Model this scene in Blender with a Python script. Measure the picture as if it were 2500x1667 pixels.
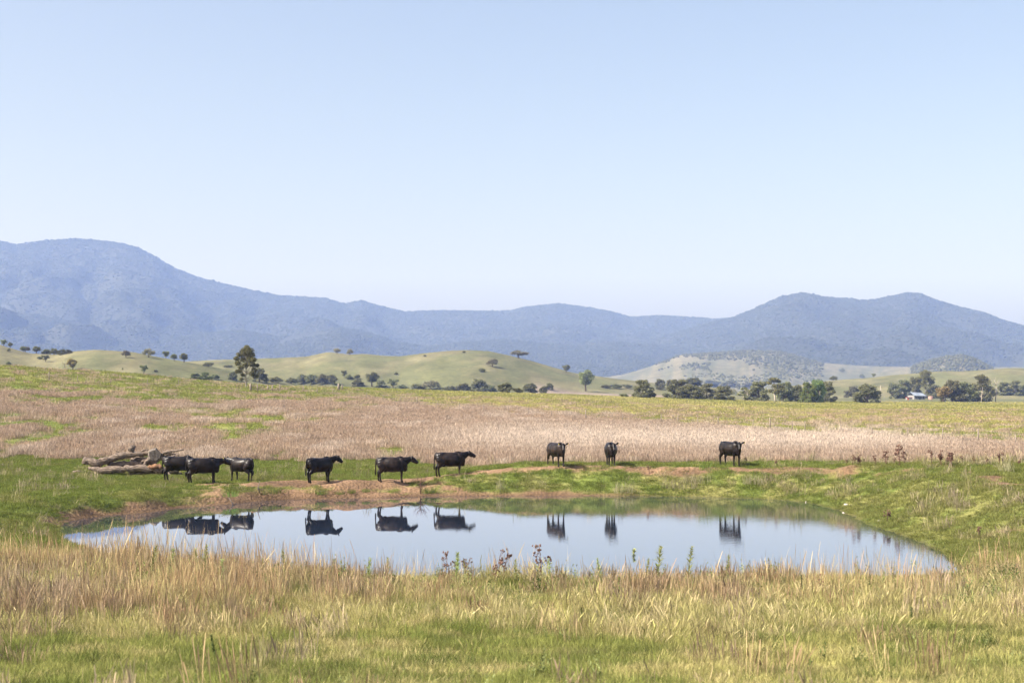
import bpy, bmesh, math, random
import numpy as np
from mathutils import Vector, Matrix, Euler

for o in list(bpy.data.objects): bpy.data.objects.remove(o, do_unlink=True)
sc = bpy.context.scene
COL = sc.collection
R = math.radians

# ------------------------------------------------------------------ camera
F_PX, HZ, EYE = 3472.2, 945.0, 5.77      # focal length and horizon of the 2500 px frame, eye height over the water
cd = bpy.data.cameras.new('camera'); cam = bpy.data.objects.new('camera', cd); COL.objects.link(cam)
cd.lens = 50.0; cd.sensor_width = 36.0; cd.clip_start = 0.5; cd.clip_end = 30000
cd.shift_y = (HZ - 833.5) / 2500.0
cam.location = (0, 0, EYE); cam.rotation_euler = (R(90), 0, 0)
cd.dof.use_dof = True; cd.dof.focus_distance = 78.0; cd.dof.aperture_fstop = 2.0
sc.camera = cam
# ------------------------------------------------------------------ light
SUN_EL, SUN_AZ = R(43), R(250)           # azimuth clockwise from +Y: the sun stands left, a little behind the camera
w = bpy.data.worlds.new('World'); sc.world = w; w.use_nodes = True
nt = w.node_tree; bg = nt.nodes['Background']
sky = nt.nodes.new('ShaderNodeTexSky'); sky.sky_type = 'NISHITA'; sky.sun_disc = False
sky.sun_elevation = SUN_EL; sky.sun_rotation = SUN_AZ
sky.air_density = 1.0; sky.dust_density = 5.0; sky.ozone_density = 1.0; sky.altitude = 300
wb = nt.nodes.new('ShaderNodeMix'); wb.data_type = 'RGBA'; wb.blend_type = 'MULTIPLY'; wb.inputs[0].default_value = 1; wb.inputs[7].default_value = (1.12, 1.01, .95, 1)   # white balance
nt.links.new(sky.outputs[0], wb.inputs[6]); nt.links.new(wb.outputs[2], bg.inputs[0]); bg.inputs[1].default_value = 0.120
sl = bpy.data.lights.new('sun', 'SUN'); so = bpy.data.objects.new('sun', sl); COL.objects.link(so)
sl.energy = 5.0; sl.angle = R(0.53); sl.color = (1.0, 0.955, 0.88)
sd_ = Vector((math.sin(SUN_AZ)*math.cos(SUN_EL), math.cos(SUN_AZ)*math.cos(SUN_EL), math.sin(SUN_EL)))
so.rotation_euler = sd_.to_track_quat('Z', 'Y').to_euler(); so.location = (-60, -20, 60)
vs = sc.view_settings; vs.view_transform = 'Standard'; vs.look = 'None'; vs.gamma = 1.0
vs.exposure = 0.97; vs.use_curve_mapping = False
HAZE_DENSITY, HAZE_COLOR, HAZE_ANISO = 1.15e-4, (0.32, 0.47, 1.0), 0.0
sc.render.engine = 'CYCLES'
cy = sc.cycles
cy.max_bounces = 6; cy.diffuse_bounces = 2; cy.glossy_bounces = 3; cy.transmission_bounces = 2
cy.volume_bounces = 1; cy.transparent_max_bounces = 4
cy.caustics_reflective = False; cy.caustics_refractive = False
cy.use_adaptive_sampling = False; cy.use_denoising = True; cy.denoising_input_passes = 'RGB_ALBEDO_NORMAL'; cy.denoising_prefilter = 'ACCURATE'
try: cy.denoiser = 'OPENIMAGEDENOISE'
except Exception: pass

# ------------------------------------------------------------------ helpers
rng = np.random.default_rng(11)
random.seed(5)
def sm(a, lo, hi):
    t = np.clip((np.asarray(a, float) - lo) / (np.asarray(hi, float) - lo), 0, 1); return t*t*(3-2*t)
def lerp(a, b, t): return a + (b-a)*t
def hash2(i, j, s):
    n = (i.astype(np.int64)*374761393 + j.astype(np.int64)*668265263 + s*974634777) & 0x7fffffff
    n = ((n ^ (n >> 13)) * 1274126177) & 0x7fffffff
    return ((n ^ (n >> 16)) & 0xffff) / 65535.0
def vnoise(x, y, s=0):
    x = np.asarray(x, float); y = np.asarray(y, float)
    i = np.floor(x); j = np.floor(y); fx = x-i; fy = y-j
    fx = fx*fx*(3-2*fx); fy = fy*fy*(3-2*fy)
    i = i.astype(np.int64); j = j.astype(np.int64)
    a = hash2(i, j, s); b = hash2(i+1, j, s); c = hash2(i, j+1, s); d = hash2(i+1, j+1, s)
    return (a*(1-fx)+b*fx)*(1-fy) + (c*(1-fx)+d*fx)*fy
def fbm(x, y, s=0, oct=4):
    t = 0; a = 0.5; tot = 0
    for k in range(oct):
        t = t + a*vnoise(x*2**k+17.3*k, y*2**k-9.1*k, s+k); tot += a; a *= 0.5
    return t/tot
def mesh_np(name, V, Fc, smooth=True):
    V = np.asarray(V, np.float32); Fc = np.asarray(Fc, np.int32)
    me = bpy.data.meshes.new(name)
    me.vertices.add(len(V)); me.vertices.foreach_set('co', V.ravel())
    if len(Fc):
        n, k = Fc.shape
        me.loops.add(n*k); me.loops.foreach_set('vertex_index', Fc.ravel())
        me.polygons.add(n); me.polygons.foreach_set('loop_start', np.arange(0, n*k, k, dtype=np.int32))
        me.polygons.foreach_set('use_smooth', np.full(n, smooth))
    me.update(calc_edges=True); return me
def attr(me, name, typ, data, dom='POINT'):
    a = me.attributes.new(name, typ, dom)
    key = {'FLOAT': 'value', 'INT': 'value', 'FLOAT_VECTOR': 'vector', 'FLOAT_COLOR': 'color'}[typ]
    a.data.foreach_set(key, np.asarray(data, np.int32 if typ == 'INT' else np.float32).ravel())
def obj(name, me, mat=None, parent=None, loc=None):
    o = bpy.data.objects.new(name, me); COL.objects.link(o)
    if mat is not None and not me.materials: me.materials.append(mat)
    if parent is not None: o.parent = parent
    if loc is not None: o.location = loc
    return o
def tag(o, label=None, cat=None, group=None, kind=None):
    if label: o['label'] = label
    if cat: o['category'] = cat
    if group: o['group'] = group
    if kind: o['kind'] = kind
    return o
def empty(name, loc, rz=0, s=None):
    o = bpy.data.objects.new(name, None); COL.objects.link(o); o.location = loc; o.rotation_euler = (0, 0, rz)
    o.empty_display_size = 0.2
    if s is not None: o.scale = s
    return o
class MB:
    """collects closed tubes, balls and boxes for one mesh"""
    def __init__(s): s.V = []; s.F = []
    def add(s, V, F):
        b = len(s.V); s.V += [tuple(v) for v in V]; s.F += [tuple(i+b for i in f) for f in F]
    def tube(s, pts, rad, n=8, rough=0.0, seed=0, flat=None):
        P = [Vector(p) for p in pts]; rr = random.Random(seed); V = []; m = len(P)
        t0 = (P[1]-P[0]).normalized(); up = Vector((0, 0, 1)) if abs(t0.z) < 0.9 else Vector((0, 1, 0))
        for k in range(m):
            t = ((P[min(k+1, m-1)] - P[max(k-1, 0)])).normalized()
            a = t.cross(up); 
            if a.length < 1e-4: a = t.cross(Vector((1, 0, 0)))
            a.normalize(); b = a.cross(t).normalized()
            r = rad[k] if isinstance(rad[k], tuple) else (rad[k], rad[k])
            for q in range(n):
                th = 2*math.pi*q/n; j = 1 + rough*(rr.random()-0.5)*2
                V.append(P[k] + a*(math.cos(th)*r[0]*j) + b*(math.sin(th)*r[1]*j))
        Fc = []
        for k in range(m-1):
            for q in range(n):
                Fc.append((k*n+q, k*n+(q+1) % n, (k+1)*n+(q+1) % n, (k+1)*n+q))
        Fc.append(tuple(reversed(range(n)))); Fc.append(tuple((m-1)*n+q for q in range(n)))
        Fc = [tuple(reversed(f)) for f in Fc]
        s.add(V, Fc)
    def ball(s, c, r, nu=10, nv=6, rough=0, seed=0):
        rx, ry, rz = r if isinstance(r, tuple) else (r, r, r); rr = random.Random(seed)
        V = [(c[0], c[1], c[2]-rz)]
        for v in range(1, nv):
            ph = -math.pi/2 + math.pi*v/nv
            for u in range(nu):
                th = 2*math.pi*u/nu; j = 1+rough*(rr.random()-0.5)*2
                V.append((c[0]+rx*j*math.cos(ph)*math.cos(th), c[1]+ry*j*math.cos(ph)*math.sin(th), c[2]+rz*j*math.sin(ph)))
        V.append((c[0], c[1], c[2]+rz)); L = len(V)-1; Fc = []
        for u in range(nu):
            Fc.append((0, 1+(u+1) % nu, 1+u)); Fc.append((L, L-nu+u, L-nu+(u+1) % nu))
        for v in range(nv-2):
            for u in range(nu):
                a = 1+v*nu+u; b = 1+v*nu+(u+1) % nu; Fc.append((a, b, b+nu, a+nu))
        s.add(V, Fc)
    def box(s, lo, hi):
        x0, y0, z0 = lo; x1, y1, z1 = hi
        V = [(x0,y0,z0),(x1,y0,z0),(x1,y1,z0),(x0,y1,z0),(x0,y0,z1),(x1,y0,z1),(x1,y1,z1),(x0,y1,z1)]
        s.add(V, [(3,2,1,0),(4,5,6,7),(0,1,5,4),(1,2,6,5),(2,3,7,6),(3,0,4,7)])
    def mesh(s, name, smooth=True):
        me = bpy.data.meshes.new(name); me.from_pydata(s.V, [], s.F); me.update()
        if smooth: me.polygons.foreach_set('use_smooth', np.full(len(me.polygons), True))
        return me
    def build(s, name, mat, parent=None, smooth=True, loc=None): return obj(name, s.mesh(name, smooth), mat, parent, loc)

def new_mat(name):
    m = bpy.data.materials.new(name); m.use_nodes = True
    return m, m.node_tree, m.node_tree.nodes['Principled BSDF']
def N(nt, t, **kw):
    n = nt.nodes.new(t)
    for k, v in kw.items(): setattr(n, k, v)
    return n
def noisy(name, c1, c2, scale=6.0, rough=0.9, bump=0.3, detail=6, spec=0.2, stretch=None, bdist=0.02, obj_rand=0.0):
    m, nt, p = new_mat(name)
    tc = N(nt, 'ShaderNodeTexCoord'); no = N(nt, 'ShaderNodeTexNoise'); no.inputs['Scale'].default_value = scale; no.inputs['Detail'].default_value = detail
    if stretch:
        mp = N(nt, 'ShaderNodeMapping'); mp.inputs['Scale'].default_value = stretch
        nt.links.new(tc.outputs['Object'], mp.inputs[0]); nt.links.new(mp.outputs[0], no.inputs['Vector'])
    else: nt.links.new(tc.outputs['Object'], no.inputs['Vector'])
    rp = N(nt, 'ShaderNodeValToRGB'); rp.color_ramp.elements[0].position = 0.3; rp.color_ramp.elements[1].position = 0.72
    rp.color_ramp.elements[0].color = (*c1, 1); rp.color_ramp.elements[1].color = (*c2, 1)
    nt.links.new(no.outputs['Fac'], rp.inputs[0])
    nt.links.new(rp.outputs[0], p.inputs['Base Color'])
    p.inputs['Roughness'].default_value = rough; p.inputs['Specular IOR Level'].default_value = spec
    if bump:
        b = N(nt, 'ShaderNodeBump'); b.inputs['Strength'].default_value = bump; b.inputs['Distance'].default_value = bdist
        nt.links.new(no.outputs['Fac'], b.inputs['Height']); nt.links.new(b.outputs[0], p.inputs['Normal'])
    return m
def leafy(name, tint_attr=None, base=(0.06, 0.09, 0.03), trans=0.3, rand=0.25, gain=(0.6, 0.8)):
    """foliage: colour from an instance tint or a base colour, varied by each leaf's own tone, part translucent"""
    m = bpy.data.materials.new(name); m.use_nodes = True; nt = m.node_tree; nt.nodes.clear()
    out = N(nt, 'ShaderNodeOutputMaterial'); mix = N(nt, 'ShaderNodeMixShader'); mix.inputs[0].default_value = trans
    di = N(nt, 'ShaderNodeBsdfDiffuse'); tr = N(nt, 'ShaderNodeBsdfTranslucent')
    tone = N(nt, 'ShaderNodeAttribute', attribute_name='tone')
    g = N(nt, 'ShaderNodeMath', operation='MULTIPLY_ADD'); g.inputs[1].default_value = gain[1]; g.inputs[2].default_value = gain[0]
    nt.links.new(tone.outputs['Fac'], g.inputs[0])
    if tint_attr:
        a = N(nt, 'ShaderNodeAttribute', attribute_name=tint_attr); a.attribute_type = 'INSTANCER'; src = a.outputs['Color']
    else:
        oi = N(nt, 'ShaderNodeObjectInfo'); hs = N(nt, 'ShaderNodeHueSaturation'); hs.inputs['Color'].default_value = (*base, 1)
        h = N(nt, 'ShaderNodeMapRange'); h.inputs[3].default_value = 0.475; h.inputs[4].default_value = 0.525
        v = N(nt, 'ShaderNodeMapRange'); v.inputs[3].default_value = 1-rand; v.inputs[4].default_value = 1+rand
        nt.links.new(oi.outputs['Random'], h.inputs[0]); nt.links.new(oi.outputs['Random'], v.inputs[0])
        nt.links.new(h.outputs[0], hs.inputs['Hue']); nt.links.new(v.outputs[0], hs.inputs['Value']); src = hs.outputs[0]
    mu = N(nt, 'ShaderNodeMix', data_type='RGBA', blend_type='MULTIPLY'); mu.inputs[0].default_value = 1
    nt.links.new(src, mu.inputs[6]); nt.links.new(g.outputs[0], mu.inputs[7])
    nt.links.new(mu.outputs[2], di.inputs[0]); nt.links.new(mu.outputs[2], tr.inputs[0])
    nt.links.new(di.outputs[0], mix.inputs[1]); nt.links.new(tr.outputs[0], mix.inputs[2]); nt.links.new(mix.outputs[0], out.inputs[0])
    return m
# ------------------------------------------------------------------ the lie of the land
def wp(px, py, z=0.0):
    d = F_PX*(EYE-z)/(py-HZ); return ((px-1250)*d/F_PX, d)
SHORE = [(140,1290),(161,1273),(215,1264),(279,1257),(375,1250),(443,1239),(510,1234),(584,1228),(660,1221),(750,1218),(912,1214.5),(1061,1211),(1212,1210),
         (1370,1209),(1526,1210),(1720,1212.5),(1900,1219),(1975,1228),(2028,1238),(2085,1262),(2130,1284),(2232,1316),(2312,1356),(2350,1390),(2352,1402),(2310,1409)]
POLY = [wp(*p) for p in SHORE] + [(11.5,42.6),(9,42.0),(5,41.6),(0,41.7),(-4,42.2),(-8,43.6),(-11.5,46),(-14,49),(-16.6,53),(-17.9,56.5)]
def smooth_poly(P, it=2):
    P = [np.array(p) for p in P]
    for _ in range(it):
        Q = []
        for i in range(len(P)):
            a, b = P[i], P[(i+1) % len(P)]; Q += [a*.75+b*.25, a*.25+b*.75]
        P = Q
    return np.array(P)
POND = smooth_poly(POLY, 1)
def seg_dist(x, y, A, B):
    best = np.full(x.shape, 1e9)
    for (ax, ay), (bx, by) in zip(A, B):
        dx, dy = bx-ax, by-ay; L = dx*dx+dy*dy+1e-9
        t = np.clip(((x-ax)*dx+(y-ay)*dy)/L, 0, 1)
        best = np.minimum(best, (x-ax-t*dx)**2 + (y-ay-t*dy)**2)
    return np.sqrt(best)
def pond_sd(x, y):
    x = np.asarray(x, float); y = np.asarray(y, float)
    out = np.full(x.shape, 99.0)
    near = (np.abs(x) < 40) & (y > 15) & (y < 100)
    if not near.any(): return out
    xs, ys = x[near], y[near]
    B = np.roll(POND, -1, 0); d = seg_dist(xs, ys, POND, B)
    ins = np.zeros(xs.shape, bool)
    for (ax, ay), (bx, by) in zip(POND, B):
        c = ((ay > ys) != (by > ys)) & (xs < (bx-ax)*(ys-ay)/(by-ay+1e-12)+ax); ins ^= c
    r = np.where(ins, -d, d)
    r = r + 0.22*(fbm(xs*0.9, ys*0.9, 31, 3)-0.5)*2*np.where(ys > 62, 1, .6)
    out[near] = r; return out
NEAR_CREST = np.array([(-900,850),(-300,876),(0,893),(60,897),(143,904),(238,906.5),(342,915),(446,927),(536,933),(625,941),(700,944),(804,946),(940,950),(1110,956.5),(1280,961.5),(1400,965),(1516,970),(1626,973),(1903,982),(2277,983.5),(2500,984),(3400,985)], float)
def hills_def():
    return [
     # crest polyline in (column, row) at distance D, length of the front and the back slope
     dict(D=680, Lf=330, Lb=260, c=[(-900,820),(-200,832),(0,841),(18,848),(75,863),(134,866),(178,858),(232,854),(286,857),(327,860),(387,872),(460,884),(520,896),(600,912),(700,930),(800,960)]),
     dict(D=1000, Lf=520, Lb=400, c=[(300,905),(400,886),(520,879),(627,876),(685,874),(746,871),(790,862),(806,860),(830,863),(858,866),(889,864),(940,869),(981,870),(1025,864),(1093,857),(1144,855),(1195,858),(1246,869),(1297,881),(1348,896),(1400,910),(1500,924),(1600,935),(1800,950)]),
     dict(D=3300, Lf=1450, Lb=600, c=[(1250,935),(1420,925),(1516,916),(1571,900),(1626,881),(1662,867),(1709,864),(1765,861),(1820,856),(1875,857),(1917,861),(1958,874),(2000,885),(2100,893),(2200,895),(2300,895),(2600,893),(3200,890)]),
     dict(D=2700, Lf=550, Lb=300, c=[(2150,910),(2242,890),(2277,878),(2312,870.5),(2347,868),(2371,873),(2394,883),(2420,897),(2500,915)]),
     dict(D=1150, Lf=560, Lb=300, c=[(1800,958),(1950,940),(2032,928),(2114,923),(2184,915),(2242,911),(2289,906),(2348,906),(2418,902),(2464,898.5),(2500,899),(2800,890),(3300,885)]),
    ]
HILLS = hills_def()
def crest_D(px): return np.interp(px, [-900,0,700,1400,2000,2500,3400], [190,235,335,470,580,610,640])
def land(x, y, fine=True):
    x = np.asarray(x, float); y = np.asarray(y, float)
    x, y = np.broadcast_arrays(x, y)
    yc = np.maximum(y, 8.0); px = 1250 + F_PX*x/yc; px = np.clip(px, -2500, 5000)
    sd = pond_sd(x, y)
    # --- basin and dam wall
    far = sm(y, 47, 63)
    Pf = .64 + .73*sm(x, -6.5, 1.8) + .4*sm(x, 13, 21)*sm(y, 82, 72)
    rise = np.interp(y, [-60,-10,0,12,18,24,32,38,44,50], [5.0,4.5,4.15,2.5,1.7,1.05,.62,.42,.34,.40])
    P = lerp(rise, Pf, far)
    S = lerp(3.2, np.where(x < -5, 3.0, 4.1), far)
    S = np.where((x > 9) & (y < 74), lerp(S, 5.5, sm(x, 9, 13)), S)
    t = np.clip(sd/S, 0, 1); prof = lerp(t*t*(3-2*t), 1-(1-t)**1.7, 0.65)
    dam = np.where(sd > 0, P*prof, -0.9*sm(-sd, 0, 4)-0.03)
    # eroded lip on the left bank
    lip = sm(-x, 6, 9)*sm(y, 58, 62)*(sd > 0)
    dam = dam + lip*0.20*(sm(sd, .35, .75)-sm(sd, 1.2, 4.0))*(0.4+1.2*fbm(x*.8, y*.8, 3, 2))
    # lumps on the dam face
    if fine:
        bump = (fbm(x*.55, y*.55, 8, 3)-.5)*(.38*sm(sd, .3, 1.6)*(1-sm(sd, 3.2, 4.6))+.35*sm(x, 10, 14)*sm(sd, 1, 4))*far
        dam = dam + bump + (fbm(x*1.7, y*1.7, 9, 3)-.5)*.16*sm(sd, 0.1, .8)*(1-.6*sm(y, 44, 36))
    # --- paddock behind the dam
    D = crest_D(px); zc = EYE - (np.interp(px, NEAR_CREST[:, 0], NEAR_CREST[:, 1])-HZ)*D/F_PX
    F0 = lerp(.72, .92, sm(x, -8, 4)); s = np.clip((y-84)/(D-84), 0, 1)
    pw = lerp(1.25, 1.0, sm(px, 300, 1500))
    pad = F0 + (zc-F0)*s**pw
    if fine: pad = pad + (fbm(x*.09, y*.05, 14, 3)-.5)*.7*sm(y, 90, 130)*(1-sm(y, 300, 600)*.3)*(1-sm(s, .9, 1.0))
    behind = np.clip((y-D)/120, 0, 1); pad = pad - lerp(2.2, .5, sm(px, 900, 1500))*behind*behind*(3-2*behind)
    z = lerp(dam, pad, sm(y, 82.0, 88.0))
    # --- grassy hills
    for k, h in enumerate(HILLS):
        c = np.array(h['c'], float)
        row = np.interp(px, c[:, 0], c[:, 1], left=c[0, 1]+60, right=c[-1, 1]+60)
        zt = EYE + (HZ-row)*h['D']/F_PX
        u = (y-h['D'])
        f = np.where(u < 0, np.clip(1+u/h['Lf'], 0, 1), np.clip(1-u/h['Lb'], 0, 1))
        f = f*f*(3-2*f)
        if fine:
            g = np.abs(fbm(x/(h['D']*.11)+k*7, y/(h['D']*.22), 40+k, 3)-.5)*2
            zt2 = zt - (zt+14)*0.22*(1-g)*(1-f)*f*4*.6
        else: zt2 = zt
        hz = -25 + (zt2+25)*f
        kk = 1.2; m = np.maximum(z, hz); z = m + np.maximum(kk-np.abs(z-hz), 0)**2/(4*kk)*(y > 200)
    return z
def hit(px, py, d0=18.0, d1=4000.0):
    """the place on the ground that the ray through a picture point meets"""
    d = np.geomspace(d0, d1, 9000); x = (px-1250)*d/F_PX; zr = EYE-(py-HZ)*d/F_PX
    below = np.nonzero(land(x, d) >= zr)[0]
    if len(below) == 0:
        i = int(np.argmin(zr-land(x, d)))
    else: i = below[0]
    return float(x[i]), float(d[i]), float(land(x[i:i+1], d[i:i+1])[0])

# ------------------------------------------------------------------ what grows or lies bare where
PATH = np.array([hit(*p)[:2] for p in [(440,1187),(520,1183),(620,1179),(700,1178),(850,1177),(960,1176),(1050,1166),(1150,1153),(1250,1146),(1400,1142),(1550,1143),(1700,1145),(1800,1146),(1930,1146),(2060,1150)]])
SPURS = [np.array([hit(*p)[:2] for p in q]) for q in ([(1050,1170),(1085,1190),(1130,1205)], [(470,1190),(500,1215)],
         [(2060,1150),(2250,1146),(2330,1142)],[(2330,1142),(2390,1165),(2450,1180)],[(2420,1180),(2500,1184)],[(2410,1305),(2470,1298)],[(2440,1388),(2540,1392)],[(2380,1160),(2440,1163)])]
def masks(x, y):
    """dirt, green and dry shares of the ground"""
    x = np.asarray(x, float); y = np.asarray(y, float); px = 1250+F_PX*x/np.maximum(y, 8)
    sd = pond_sd(x, y); n1 = fbm(x*.8, y*.8, 71, 4); n2 = fbm(x*.25, y*.2, 72, 3)
    near = (y > 30) & (y < 100) & (np.abs(x) < 45)
    dp = np.full(x.shape, 99.0); ds = np.full(x.shape, 99.0)
    if near.any():
        dp[near] = seg_dist(x[near], y[near], PATH[:-1], PATH[1:])
        for q in SPURS: ds[near] = np.minimum(ds[near], seg_dist(x[near], y[near], q[:-1], q[1:]))
    wob = (n1-.5)*1.8
    dirt = (1-sm(dp+wob*.8, .5-.12*sm(x, -3, 2), 1.0-.2*sm(x, -3, 2)))*(1-.2*sm(x, -3, 2)*sm(fbm(x*1.3, y*1.3, 78, 2), .45, .6))
    dirt = np.maximum(dirt, 1-sm(ds+wob, .05, .38))
    # trampled slope between the path and the water on the left half of the far bank
    tram = sm(x, -17, -14.5)*(1-sm(x, -4.6, -2.6))*sm(y, 63, 65)*(1-sm(y, 77.5, 79))*(sd > -2)
    dirt = np.maximum(dirt, tram*sm(n1+.22*(1-sm(sd,0,2.4)), .53, .63))
    # mud line
    mud = sm(y, 58, 64)*(1-sm(sd+(n1-.5)*1.4, .30, .85))*(1-sm(x, 3, 9)*.9)
    mud = np.maximum(mud, sm(y, 57, 60)*sm(-x, 11, 14)*(1-sm(sd+(n1-.5)*2.6, .35, .95)))
    mud = np.maximum(mud, (sd < .12)*(1-.8*sm(x, 3, 9)))
    dirt = np.maximum(dirt, mud)
    bare = sm(px, 1285, 1320)*(1-sm(px, 1610, 1650))*sm(y, 600, 640)*(1-sm(y, 800, 830))
    return dirt, n1, n2, sd, px, bare
def lin(r, g, b): return np.array([((c/255.)/12.92 if c < 11 else (((c/255.)+.055)/1.055)**2.4) for c in (r, g, b)])
GREEN = np.array((.145,.185,.042)); OLIVE = np.array((.26,.26,.085)); STRAW = np.array((.49,.405,.21)); PINK = np.array((.385,.308,.235))
PALE = np.array((.54,.46,.38)); BROWN = np.array((.25,.155,.095)); DIRT = np.array((.262,.168,.100)); YELLOW = np.array((.335,.315,.12))
def paddock_mix(x, y, px):
    """share of tall dry grass (pink-brown) in the paddock and how pale it is"""
    n = fbm(x*.11, y*.028, 91, 4); n2 = fbm(x*.35, y*.09, 92, 3)
    py = HZ + F_PX*(EYE-land(x, y, False))/np.maximum(y, 8)
    top = np.interp(px, [-300,0,300,600,900,1250,1600,2000,2500,2900], [950,955,966,974,984,1003,1032,1062,1082,1090])
    edge = sm(py+(n2-.5)*26, top-8, top+14)
    dry = edge*sm(n*.70+n2*.40+.20*sm(px, 850, 1350), .44, .62)
    strip = np.exp(-((py-np.interp(px, [-300,0,500,900], [940,947,972,985]))/9)**2)*(px < 950)*.6     # green lane along the fence
    dry = dry*(1-strip)
    pale = sm(px, 820, 1350)*(1-sm(px, 2050, 2450)*.75)*np.exp(-((py-1075)/32)**2)
    pale = np.maximum(pale, .5*sm(n2, .58, .75)*(px < 1500)*sm(py, 980, 1010))
    return dry, pale, n, n2, py
def ground_color(x, y):
    dirt, n1, n2, sd, px, bare = masks(x, y)
    dry, pale, pn, pn2, py = paddock_mix(x, y, px)
    t = lambda a: a[..., None]
    dam = lerp(OLIVE*.75, GREEN*.8, t(sm(n1, .35, .6)))
    fore = lerp(OLIVE*.7, STRAW*.6, t(sm(n1, .4, .65)))
    c = lerp(fore, dam, t(sm(y, 46, 56)))
    padc = lerp(lerp(GREEN*1.0, OLIVE, t(sm(pn2, .3, .6))), PINK*.8, t(dry))
    yel = sm(px, 650, 1300)*sm(y, 130, 230)
    padc = lerp(padc, lerp(YELLOW, OLIVE*1.1, t(sm(fbm(x*.05, y*.015, 95, 3), .4, .65))), t(yel*(1-dry)))
    c = lerp(c, padc, t(sm(y, np.interp(px, [200,1000,1250], [90,88,83]), np.interp(px, [200,1000,1250], [100,97,88]))))
    # hills: pale green pasture with drier shoulders; far tones greyed by painted haze
    hn = fbm(x*.012, y*.006, 97, 4); hn2 = fbm(x*.05, y*.02, 98, 3)
    hill = lerp(lerp(np.array((.118,.124,.060)), np.array((.098,.104,.066)), t(sm(y, 1500, 2300))), lerp(np.array((.172,.160,.088)), np.array((.165,.152,.102)), t(sm(y, 1500, 2300))), t(sm(hn*.45+hn2*.55+.5*(fbm(x*.16, y*.06, 99, 3)-.5), .36, .70)))
    D = crest_D(px); c = lerp(c, hill, t(sm(y, D+5, D+60)))
    c = lerp(c, np.array((.25,.20,.165)), t(bare*.9))
    c = lerp(c, DIRT*np.clip(.8+.5*(n1[..., None]-.5)*2, .5, 1.3), t(dirt))
    wet = np.clip(1-sd/0.5, 0, 1)*(sd > -3)*(y < 100)
    c = c*(1-.45*t(wet))
    return c
ang = np.linspace(-27, 27, 330); ax0, ay0 = 0.0, -34.0
rows = np.concatenate([np.arange(8, 60, .8), np.arange(60, 126, .26), 126*1.0135**np.arange(0, 225), 126*1.0135**225*1.09**np.arange(1, 13)])
A, Rr = np.meshgrid(np.radians(ang), rows); gx = ax0+np.sin(A)*Rr; gy = ay0+np.cos(A)*Rr
gz = land(gx, gy); gz = gz + (fbm(gx*3, gy*3, 5, 2)-.5)*.03*(gy < 120)
nr, nc = gx.shape; idx = np.arange(nr*nc).reshape(nr, nc)
quads = np.stack([idx[:-1, :-1], idx[:-1, 1:], idx[1:, 1:], idx[1:, :-1]], -1).reshape(-1, 4)
gm = mesh_np('ground', np.stack([gx, gy, gz], -1).reshape(-1, 3), quads)
gc = ground_color(gx, gy).reshape(-1, 3); dirt_a = masks(gx, gy)[0].ravel()
attr(gm, 'soil', 'FLOAT_COLOR', np.concatenate([gc, np.ones((len(gc), 1))], 1)); attr(gm, 'bare', 'FLOAT', dirt_a)
m, nt, p = new_mat('ground')
a = N(nt, 'ShaderNodeAttribute', attribute_name='soil'); ge = N(nt, 'ShaderNodeNewGeometry')
n1 = N(nt, 'ShaderNodeTexNoise'); n1.inputs['Scale'].default_value = .35; n1.inputs['Detail'].default_value = 9; n1.inputs['Roughness'].default_value = .72
n2 = N(nt, 'ShaderNodeTexNoise'); n2.inputs['Scale'].default_value = 7.0; n2.inputs['Detail'].default_value = 6
nt.links.new(ge.outputs['Position'], n1.inputs['Vector']); nt.links.new(ge.outputs['Position'], n2.inputs['Vector'])
r1 = N(nt, 'ShaderNodeMapRange'); r1.inputs[1].default_value = .25; r1.inputs[2].default_value = .75; r1.inputs[3].default_value = .68; r1.inputs[4].default_value = 1.3
r2 = N(nt, 'ShaderNodeMapRange'); r2.inputs[1].default_value = .25; r2.inputs[2].default_value = .75; r2.inputs[3].default_value = .58; r2.inputs[4].default_value = 1.38
nt.links.new(n1.outputs['Fac'], r1.inputs[0]); nt.links.new(n2.outputs['Fac'], r2.inputs[0])
mp0 = N(nt, 'ShaderNodeMapping'); mp0.inputs['Scale'].default_value = (.045, .018, .09); n0 = N(nt, 'ShaderNodeTexNoise'); n0.inputs['Scale'].default_value = 1; n0.inputs['Detail'].default_value = 8; n0.inputs['Roughness'].default_value = .7
nt.links.new(ge.outputs['Position'], mp0.inputs[0]); nt.links.new(mp0.outputs[0], n0.inputs['Vector'])
r0 = N(nt, 'ShaderNodeMapRange'); r0.inputs[1].default_value = .3; r0.inputs[2].default_value = .7; r0.inputs[3].default_value = .66; r0.inputs[4].default_value = 1.3; nt.links.new(n0.outputs['Fac'], r0.inputs[0])
mm0 = N(nt, 'ShaderNodeMath', operation='MULTIPLY'); nt.links.new(r1.outputs[0], mm0.inputs[0]); nt.links.new(r0.outputs[0], mm0.inputs[1])
mm = N(nt, 'ShaderNodeMath', operation='MULTIPLY'); nt.links.new(mm0.outputs[0], mm.inputs[0]); nt.links.new(r2.outputs[0], mm.inputs[1])
mu = N(nt, 'ShaderNodeMix', data_type='RGBA', blend_type='MULTIPLY'); mu.inputs[0].default_value = 1
nt.links.new(a.outputs['Color'], mu.inputs[6]); nt.links.new(mm.outputs[0], mu.inputs[7]); nt.links.new(mu.outputs[2], p.inputs['Base Color'])
p.inputs['Roughness'].default_value = .95; p.inputs['Specular IOR Level'].default_value = .1
bu = N(nt, 'ShaderNodeBump'); bu.inputs['Strength'].default_value = 1.0; bu.inputs['Distance'].default_value = .14
nt.links.new(n2.outputs['Fac'], bu.inputs['Height']); nt.links.new(bu.outputs[0], p.inputs['Normal'])
tag(obj('ground', gm, m), 'grassy paddock ground with pond basin, dam wall and rolling hills', kind='structure')

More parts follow.
